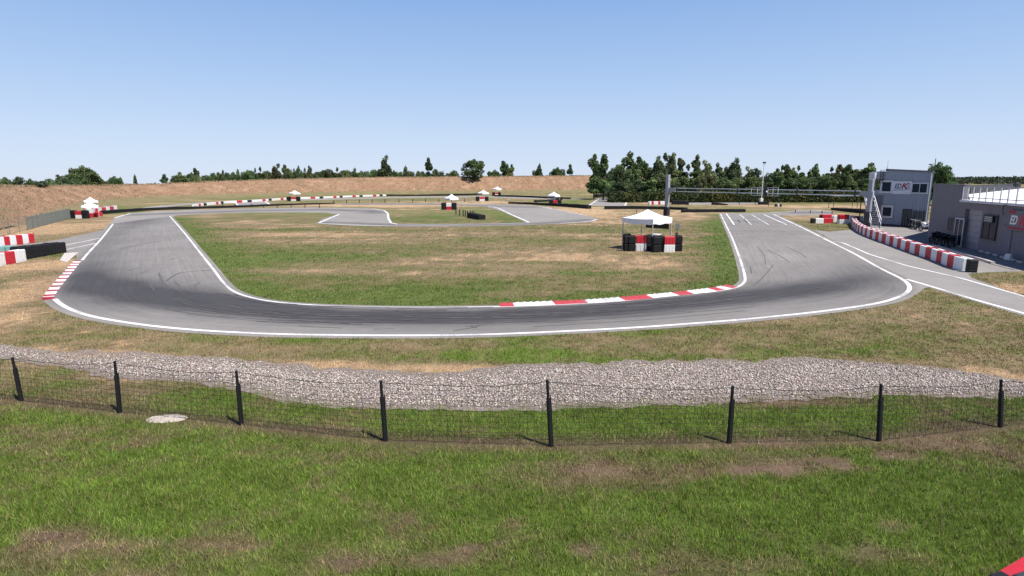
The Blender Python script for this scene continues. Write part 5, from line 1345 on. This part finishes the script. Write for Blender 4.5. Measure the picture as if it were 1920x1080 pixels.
# antenna and corner lamp on the roof
def on_tower(s_, d, z):
    return Vector((A[0], A[1], 0)) + Vector((math.cos(trz), math.sin(trz), 0)) * s_ + Vector((-math.sin(trz), math.cos(trz), 0)) * d + Vector((0, 0, z))
m = MB(); m.tube((0, 0, 0), (0, 0, 1.4), .02, 6, 0, .008); m.tube((0, 0, 0), (0, 0, .35), .05, 6); m.bar((-.15, 0, .3), (.15, 0, .3), .03, .03); m.bar((0, -.15, .45), (0, .15, .45), .02, .02)
tag(m.build('antenna', M['dark'], None, on_tower(-.15, .3, 6.28)), 'thin whip antenna on the left corner of tower roof', 'antenna')
pl = on_tower(TL - .12, .3, zr); o = empty('lamp_post', pl, trz, 'thin lamp pole with arm on the tower roof corner', 'lamp post')
m = MB(); m.tube((0, 0, 0), (0, 0, 1.45), .04, 6); m.bar((-.3, .0, .0), (0, 0, .45), .03, .03); m.build('pole', M['dark'], o)
m = MB(); m.bar((0, -.02, .85), (-.42, -.02, .85), .04, .04); m.box((-.45, -.02, .83), (.36, .16, .1), 0, 0, .02); m.build('lamp_head', M['dark'], o)
# sign on the tower
def text(body, parent, loc, size, material, shear=.0, sx=1.0, ext=.006):
    c = bpy.data.curves.new('lettering', 'FONT'); c.body = body; c.size = size; c.extrude = ext; c.shear = shear; c.align_x = 'CENTER'; c.offset = size * .022
    c.materials.append(M[material]); tc2 = bpy.data.objects.new('lettering', c); C.objects.link(tc2); me_ = bpy.data.meshes.new_from_object(tc2.evaluated_get(bpy.context.evaluated_depsgraph_get())); bpy.data.objects.remove(tc2); t = bpy.data.objects.new('lettering', me_); C.objects.link(t); t.parent = parent; t.location = loc; t.rotation_euler = (math.pi / 2, 0, 0); t.scale = (sx, 1, 1)
    return t
s0, s1, z0, z1 = rect(1675, 339.8, 1708.5, 364.3)
c = on_tower((s0 + s1) / 2, -.10, z0); sg = empty('sign_board', c, trz, 'white sign board with dark and red letters on tower', 'sign')
w_, h_ = s1 - s0, z1 - z0
m = MB(); m.box((0, 0, h_ / 2), (w_, .06, h_), 0, 0, .01); m.build('panel', M['sign_white'], sg)
text('ED', sg, (-w_ * .20, -.04, h_ * .45), h_ * .52, 'sign_teal', .25, .80); text('K', sg, (w_ * .13, -.042, h_ * .43), h_ * .62, 'sign_red', .3, 1.2)
m = MB()
for i in range(5):
    for j in range(6):
        if (i + j) % 2 == 0: m.box((w_ * (.27 + .04 * i), -.033, h_ * (.38 + .085 * j)), (w_ * .034, .004, h_ * .07))
m.build('chequers', M['sign_teal'], sg)
m = MB(); m.path([(-w_ * .42 + w_ * .05 * k, -.036, h_ * (.34 - .05 * math.sin(k * .8) * (1 - k / 16))) for k in range(15)], h_ * .02, 5); m.build('swoosh', M['sign_teal'], sg)

# ------------------------------------------------------------------ low workshop building
CC = P(1738, 449); DD = P(1920, 491.5)
A2, B2 = CC, DD
wl = math.hypot(DD[0] - CC[0], DD[1] - CC[1]); ex = Vector(((DD[0] - CC[0]) / wl, (DD[1] - CC[1]) / wl, 0)); eyv = Vector((-ex.y, ex.x, 0)); wrz = math.atan2(ex.y, ex.x)
def rect2(x0, y0, x1, y1):
    s0, z0 = onwall(x0, y0, A2, B2); s1, z1 = onwall(x1, y1, A2, B2); return min(s0, s1), max(s0, s1), min(z0, z1), max(z0, z1)
def wpt(s_, d, z): v = Vector((CC[0], CC[1], 0)) + ex * s_ + eyv * d; v.z = z; return v
def loc2(x, y):
    v = Vector((x - CC[0], y - CC[1], 0)); return (v.dot(ex), v.dot(eyv))
lb = empty('workshop', (CC[0], CC[1], 0), wrz, 'long low grey workshop with white flat roof and rooftop railing', 'building')
sP = onwall(1806.5, 374, A2, B2)[0]; zR = onwall(1840, 377.2, A2, B2)[1] - .12; zP = onwall(1770, 346.5, A2, B2)[1]
sE = wl + 5.5
Q1 = loc2(50.5, 65.5); Q2 = loc2(88, 103); Q3 = loc2(120, 70)
gx0, gx1, gz0, gz1 = rect2(1810.5, 391.5, 1832.5, 465.5)
foot = [(0, 0), (gx0, 0), (gx0, .35), (gx1, .35), (gx1, 0), (sE, 0), (sE, 30), Q3, Q2, Q1]
m = MB(); m.prism(foot, -.05, gz1); foot2 = [(0, 0), (sE, 0), (sE, 30), Q3, Q2, Q1]; m.prism(foot2, gz1, zR); m.build('wall', M['grey_wall'], lb)
m = MB(); m.prism([(sP + .02, -.14), (sE + .1, -.14), (sE + .1, 29.9), Q3, (Q2[0], Q2[1] - .2), (Q1[0], Q1[1] - .2), (sP + .02, .5)], zR + .002, zR + .14); m.build('roof', M['roof'], lb)
m = MB(); m.prism([(0, -.002), (sP, -.002), (sP, .34), (0, .34)], zR + .001, zP); m.box((sP / 2, .17, zP + .04), (sP + .06, .46, .07)); m.build('parapet', M['grey_wall'], lb)
m = MB()
n = 46
for k in range(n):
    a = (Q1[0] + (Q2[0] - Q1[0]) * k / n, Q1[1] + (Q2[1] - Q1[1]) * k / n); b = (Q1[0] + (Q2[0] - Q1[0]) * (k + .8) / n, Q1[1] + (Q2[1] - Q1[1]) * (k + .8) / n)
    m.bar((a[0], a[1], zR + .62), (b[0], b[1], zR + .62), .08, .95)
m.build('roof_screen', M['black'], lb)
m = MB(); m.box(((sP + sE) / 2, -.20, zR + .05), (sE - sP, .12, .16)); m.build('gutter', M['trim'], lb)
rl = MB()
rs_ = [onwall(px, 360, A2, B2)[0] for px in (1808.5, 1817.5, 1828, 1840, 1852.5, 1866, 1880, 1894.5, 1911)]
rs_ += [rs_[-1] + 1.35 * k for k in range(1, 6)]
zT = zR + 1.18
for k, s_ in enumerate(rs_):
    if s_ < sE: w0 = .085 if k % 3 == 0 or k > 6 else .05; rl.box((s_, -.08, (zR + .14 + zT) / 2), (w0, .06, zT - zR - .14))
for z in (zT, zR + .34): rl.box(((sP + sE) / 2 + .05, -.08, z), (sE - sP - .1, .07 if z == zT else .05, .06))
rl.build('railing', M['steel'], lb)
m = MB(); m.box(((gx0 + gx1) / 2, .32, gz1 / 2), (gx1 - gx0 - .01, .06, gz1 - .02)); dd = m.build('roller_door', M['door_grey'], lb)
m = MB()
for k in range(1, 7): m.box(((gx0 + gx1) / 2, .285, gz1 * k / 7), (gx1 - gx0 - .05, .012, .03))
m.build('seam', M['annex'], dd)
window(lb, rect2(1781, 407.5, 1788.5, 433), None, .07, 1, .05, fm='annex')
window(lb, rect2(1848.5, 403, 1866, 449.5), None, .07, 1, .06, fm='dark')
s0, s1, z0, z1 = rect2(1795, 410, 1804, 452); window(lb, (s0, s1, .1, z1), None, .09, 1, .06, nm='glazed_door', fm='trim', gm='glass', sill=False)
s0, s1, z0, z1 = rect2(1884, 423, 1891.5, 482)
m = MB(); m.box(((s0 + s1) / 2, -.03, z1 / 2), (s1 - s0, .05, z1)); m.box(((s0 + s1) / 2, -.05, z1 + .03), (s1 - s0 + .1, .14, .06)); dr = m.build('door', M['annex'], lb)
m = MB(); m.box((s1 - .12, -.075, 1.0), (.04, .05, .14)); m.build('handle', M['steel'], dr)
# boards on the workshop
s0, s1, z0, z1 = rect2(1851, 403.5, 1865.5, 418.5)
b = empty('notice_board', wpt((s0 + s1) / 2, -.16, z0), wrz, 'small dark notice board over the workshop window', 'sign')
m = MB(); m.box((0, 0, (z1 - z0) / 2), (s1 - s0, .05, z1 - z0), 0, 0, .01); m.build('panel', M['dark'], b)
m = MB()
for z in (.25, .52, .78): m.box((0, -.03, (z1 - z0) * z), ((s1 - s0) * .84, .008, (z1 - z0) * .12))
m.build('faded_stripe', M['steel'], b)
s0, _, z0, z1 = rect2(1898, 393, 1905, 432); s1 = s0 + 2.35
b = empty('club_sign', wpt((s0 + s1) / 2, -.12, z0), wrz, 'dark club sign with white and red letters on workshop', 'sign')
w_, h_ = s1 - s0, z1 - z0
m = MB(); m.box((0, 0, h_ / 2), (w_, .08, h_), 0, 0, .012); m.build('panel', M['annex'], b)
text('ED', b, (-w_ * .20, -.05, h_ * .30), h_ * .62, 'white', .2, .82); text('K', b, (w_ * .20, -.052, h_ * .26), h_ * .78, 'red', .25, 1.15)
m = MB(); m.box((-w_ * .32, -.046, h_ * .90), (w_ * .3, .012, h_ * .16)); m.box((0, -.046, h_ * .12), (w_ * .94, .012, h_ * .10)); m.build('red_band', M['sign_red'], b)
pf = wpt(onwall(1909, 345, A2, B2)[0], -.1, zT); o = empty('floodlight', pf, wrz, 'small floodlight fixed on top of the roof railing', 'lamp')
m = MB(); m.box((0, 0, .22), (.34, .22, .24), 0, 0, .02); m.bar((0, 0, 0), (0, 0, .12), .05, .05); m.build('lamp_head', M['dark'], o)
m = MB(); a0 = onwall(1889, 384, A2, B2)[0]
hs_ = [(.9, -.22, zR - .05), (.5, -.24, zR), (.15, -.26, zR - .02), (0, -.24, zR - .25), (.02, -.2, zR - .6), (.1, -.2, zR - .72)]
m.path([(a0 + x, y, z) for x, y, z in hs_], .03, 6); m.build('cable', M['dark'], lb)
# things in front of the workshop
for k, (px, py) in enumerate([(1841, 473), (1853, 476.3), (1866, 480), (1880, 484.2), (1897, 489), (1912, 493.2), (1930, 499)]):
    x, y = P(px, py); m = MB(); m.box((0, 0, .07), (.62, .2, .14), 0, 0, .03)
    o = m.build('wheel_stop', M['concrete'], None, (x, y, 0)); o.rotation_euler = (0, 0, wrz + random.uniform(-.08, .08)); tag(o, 'pale concrete wheel stop, ' + nth(k + 1) + ' from the roller door', 'wheel stop', 'wheel stops along the workshop wall')
x, y = P(1890, 488); m = MB(); m.box((0, 0, .2), (.42, .36, .4), 0, 0, .05); m.box((0, 0, .42), (.30, .26, .05)); o = m.build('white_bin', M['white'], None, (x, y, 0)); o.rotation_euler = (0, 0, .5); tag(o, 'small white bin by the grey workshop door', 'bin')
x, y = P(1799.5, 456.5); o = empty('fire_point', (x, y, 0), wrz, 'red box on a thin stand before the glazed door', 'stand')
m = MB(); m.box((0, 0, 1.0), (.3, .2, .5), 0, 0, .04); m.build('box', M['red'], o); m = MB(); m.tube((-.08, 0, -.01), (-.08, 0, .8), .03, 6); m.tube((.08, 0, -.01), (.08, 0, .8), .03, 6); m.lathe([(.05, 1.25), (.07, 1.32), (.04, 1.4)], (0, 0, 0), 8); m.build('stand', M['steel'], o)
kb = MB(); pts = PL([(1751, 461.5), (1780, 470), (1812, 479.3), (1842, 488), (1862, 494.5)])
for a, b_ in zip(pts[:-1], pts[1:]): kb.bar((a[0], a[1], .055), (b_[0], b_[1], .055), .22, .13)
struct(kb.build('pavement_kerb', M['concrete']))

# ------------------------------------------------------------------ motorcycles
def wheel_mb(r=.30, w=.10):
    mb = MB(); n = 18; prof = [(r * .72, -w * .3), (r * .8, -w / 2), (r * .95, -w * .42), (r, 0), (r * .95, w * .42), (r * .8, w / 2), (r * .72, w * .3)]
    vs = []; k = len(prof)
    for i in range(n):
        t = 2 * math.pi * i / n
        for q, d in prof: vs.append((q * math.cos(t), d, q * math.sin(t)))
    fs = [(i * k + j, i * k + (j + 1) % k, ((i + 1) % n) * k + (j + 1) % k, ((i + 1) % n) * k + j) for i in range(n) for j in range(k)]
    mb.add(vs, fs, 0, True)
    return mb
def rim_mb(r=.30):
    mb = MB()
    for i in range(6): t = math.pi * i / 6; mb.bar((-r * .74 * math.cos(t), 0, -r * .74 * math.sin(t)), (r * .74 * math.cos(t), 0, r * .74 * math.sin(t)), .03, .03)
    mb.tube((0, -.07, 0), (0, .07, 0), .05, 8); return mb
def motorcycle(body, lab, loc, rz):
    o = empty('motorcycle', loc, rz, lab, 'motorcycle', 'motorcycles parked along the walls')
    for x in (-.66, .68):
        w = wheel_mb().build('wheel', M['tyre'], o, (x, 0, .30)); rim_mb().build('rim', M['steel'], w)
    m = MB()
    m.add([(-.75, 0, .78), (-.2, -.13, .72), (.1, -.16, .88), (.42, -.12, .95), (.62, 0, .80), (.42, .12, .95), (.1, .16, .88), (-.2, .13, .72), (-.55, 0, .62), (0, -.14, .45), (.4, -.1, .5), (.4, .1, .5), (0, .14, .45)],
          [(0, 1, 7), (1, 2, 6, 7), (2, 3, 5, 6), (3, 4, 5), (0, 8, 1), (8, 9, 1), (1, 9, 2), (9, 10, 3, 2), (10, 4, 3), (0, 7, 8), (8, 7, 12), (7, 6, 12), (6, 5, 11, 12), (11, 5, 4), (8, 12, 9), (9, 12, 11, 10), (10, 11, 4)])
    m.build('body', M[body], o)
    m = MB(); m.box((-.38, 0, .83), (.62, .22, .09), 0, 0, .03); m.build('seat', M['black'], o)
    m = MB(); m.box((.02, 0, .38), (.46, .26, .3), 0, 0, .04); m.tube((-.1, .18, .3), (-.75, .2, .38), .045, 8); m.build('engine', M['dark'], o)
    m = MB()
    for s_ in (-.09, .09): m.tube((.68, s_, .30), (.46, s_, .95), .025, 6)
    m.tube((.42, -.34, 1.04), (.46, 0, .97), .018, 6); m.tube((.42, .34, 1.04), (.46, 0, .97), .018, 6); m.build('handlebar', M['steel'], o)
    m = MB(); m.lathe([(.03, -.05), (.09, 0), (.09, .06)], (0, 0, 0), 10); h = m.build('headlight', M['trim'], o, (.60, 0, .86)); h.rotation_euler = (0, math.pi / 2, 0)
    return o
for k, (px, py, c, lab) in enumerate([(1703, 426.5, 'dark', 'dark motorcycle at the first tower door'), (1714, 429, 'black', 'black motorcycle between the two tower doors'), (1722, 431, 'belt', 'black motorcycle before the wide tower door'), (1735, 434.5, 'white', 'white motorcycle at the corner between tower and workshop')]):
    motorcycle(c, lab, P(px, py) + (0,), R(60) + .2 * k)
for k, (px, py) in enumerate([(1752, 454.5), (1762, 457.5), (1773, 460.5), (1784, 463.5)]):
    motorcycle(['black', 'dark', 'black', 'belt'][k], 'dark motorcycle in the shade, ' + nth(k + 1) + ' from the workshop corner', P(px, py) + (0,), R(35) + random.uniform(-.1, .1))

# ------------------------------------------------------------------ red kart at the lower corner
kx, ky = 6.56, 6.33
kt = empty('racing_kart', (kx, ky, 0), R(200), 'red low racing kart with yellow nose parked on the lawn', 'kart')
for x, y, w in ((.56, .50, .13), (.56, -.50, .13), (-.94, .56, .2), (-.94, -.56, .2)):
    wm = wheel_mb(.135, w).build('wheel', M['tyre'], kt, (x, y, .135))
    rm = MB(); rm.tube((0, -w * .35, 0), (0, w * .35, 0), .08, 12); rm.build('rim', M['steel'], wm)
for s_ in (-1, 1):
    m = MB(); m.add([(.40, s_ * .42, .06), (.40, s_ * .66, .08), (-.74, s_ * .70, .08), (-.74, s_ * .42, .06), (.34, s_ * .42, .26), (.30, s_ * .62, .22), (-.68, s_ * .66, .36), (-.68, s_ * .42, .40)],
                    [(0, 1, 2, 3), (4, 7, 6, 5), (0, 4, 5, 1), (1, 5, 6, 2), (2, 6, 7, 3), (3, 7, 4, 0)]); sp_ = m.build('sidepod', M['red'], kt)
    m = MB(); m.box((.02, s_ * .53, .318), (.22, .13, .02)); mo = m.build('vent', M['black'], sp_); mo.rotation_euler = (0, 0, 0)
m = MB(); m.add([(.95, -.52, .08), (.95, .52, .08), (.72, .60, .08), (.72, -.60, .08), (.93, -.48, .22), (.93, .48, .22), (.74, .56, .25), (.74, -.56, .25)], [(3, 2, 1, 0), (4, 5, 6, 7), (0, 1, 5, 4), (1, 2, 6, 5), (2, 3, 7, 6), (3, 0, 4, 7)]); m.build('nose', M['yellow'], kt)
m = MB(); m.add([(.70, -.15, .2), (.70, .15, .2), (.36, .16, .5), (.36, -.16, .5), (.66, -.15, .12), (.66, .15, .12), (.3, .16, .2), (.3, -.16, .2)], [(0, 1, 2, 3), (7, 6, 5, 4), (4, 5, 1, 0), (5, 6, 2, 1), (6, 7, 3, 2), (7, 4, 0, 3)]); m.build('fairing', M['red'], kt)
m = MB(); m.box((0, 0, .07), (1.3, .62, .03), 0, 0, .01); m.tube((-.94, -.5, .135), (-.94, .5, .135), .02, 8); m.tube((.56, -.45, .135), (.56, .45, .135), .02, 8); m.build('chassis', M['steel'], kt)
m = MB(); m.add([(.1, -.17, .10), (.1, .17, .10), (-.3, .17, .12), (-.3, -.17, .12), (-.42, -.17, .5), (-.42, .17, .5), (.1, -.2, .2), (.1, .2, .2)], [(0, 1, 2, 3), (3, 2, 5, 4), (0, 3, 4, 6), (1, 7, 5, 2)]); m.build('seat', M['black'], kt)
m = MB(); m.tube((.34, 0, .3), (.22, 0, .48), .015, 6)
cw = [Vector((.22 + .06 * math.cos(t) * 1.2, .15 * math.sin(t), .48 + .10 * math.cos(t))) for t in [i * math.pi / 8 for i in range(17)]]
m.path(cw, .016, 5); m.build('steering_wheel', M['black'], kt)
m = MB(); m.box((-.25, -.36, .24), (.34, .24, .26), 0, 0, .03); m.build('engine', M['dark'], kt)

# ------------------------------------------------------------------ light, sky, camera
az = Vector((.76, -.65, 0)).normalized(); EL = R(60)
sun_dir = Vector((az.x * math.cos(EL), az.y * math.cos(EL), math.sin(EL)))
l = bpy.data.lights.new('sun', 'SUN'); l.energy = 5.0; l.angle = R(.53); l.color = (1.0, .955, .90)
lo_ = bpy.data.objects.new('sun', l); C.objects.link(lo_); lo_.rotation_euler = (-sun_dir).to_track_quat('-Z', 'Y').to_euler()
w = bpy.data.worlds.new('World'); S.world = w; w.use_nodes = True
N, L = w.node_tree.nodes, w.node_tree.links
sky = N.new('ShaderNodeTexSky'); sky.sky_type = 'NISHITA'; sky.sun_disc = False
sky.sun_elevation = EL; sky.sun_rotation = math.atan2(az.x, az.y); sky.altitude = 180; sky.air_density = 1.0; sky.dust_density = .25; sky.ozone_density = 3.0
# hand-set sky gradient mixed over the sky model; zenith darkened to cut ambient light
tcw = N.new('ShaderNodeTexCoord'); sx = N.new('ShaderNodeSeparateXYZ'); L.new(tcw.outputs['Generated'], sx.inputs['Vector'])
rp = N.new('ShaderNodeValToRGB'); L.new(sx.outputs['Z'], rp.inputs['Fac'])
el = rp.color_ramp.elements; el[0].position = 0.0; el[0].color = (4.3, 5.0, 6.3, 1); el[1].position = 1.0; el[1].color = (.22, .55, 1.7, 1)
for p_, c_ in ((.07, (3.75, 4.65, 6.2)), (.16, (2.8, 3.95, 5.95)), (.28, (1.75, 3.0, 5.45)), (.45, (.55, 1.15, 2.9))):
    e_ = el.new(p_); e_.color = c_ + (1,)
mxs = N.new('ShaderNodeMix'); mxs.data_type = 'RGBA'; mxs.inputs['Factor'].default_value = .88
L.new(sky.outputs['Color'], mxs.inputs['A']); L.new(rp.outputs['Color'], mxs.inputs['B'])
L.new(mxs.outputs['Result'], N['Background'].inputs['Color']); N['Background'].inputs['Strength'].default_value = .111
cam = bpy.data.cameras.new('camera'); cam.sensor_width = 36; cam.sensor_fit = 'HORIZONTAL'; cam.lens = F / 1920 * 36; cam.clip_start = .1; cam.clip_end = 8000
co = bpy.data.objects.new('camera', cam); C.objects.link(co); co.location = (0, 0, H); co.rotation_euler = (math.pi / 2 - PITCH, 0, 0); S.camera = co
S.view_settings.view_transform = 'Standard'; S.view_settings.look = 'None'; S.view_settings.exposure = 0.42; S.view_settings.gamma = 1
S.cycles.max_bounces = 6; S.cycles.diffuse_bounces = 3; S.cycles.transmission_bounces = 4
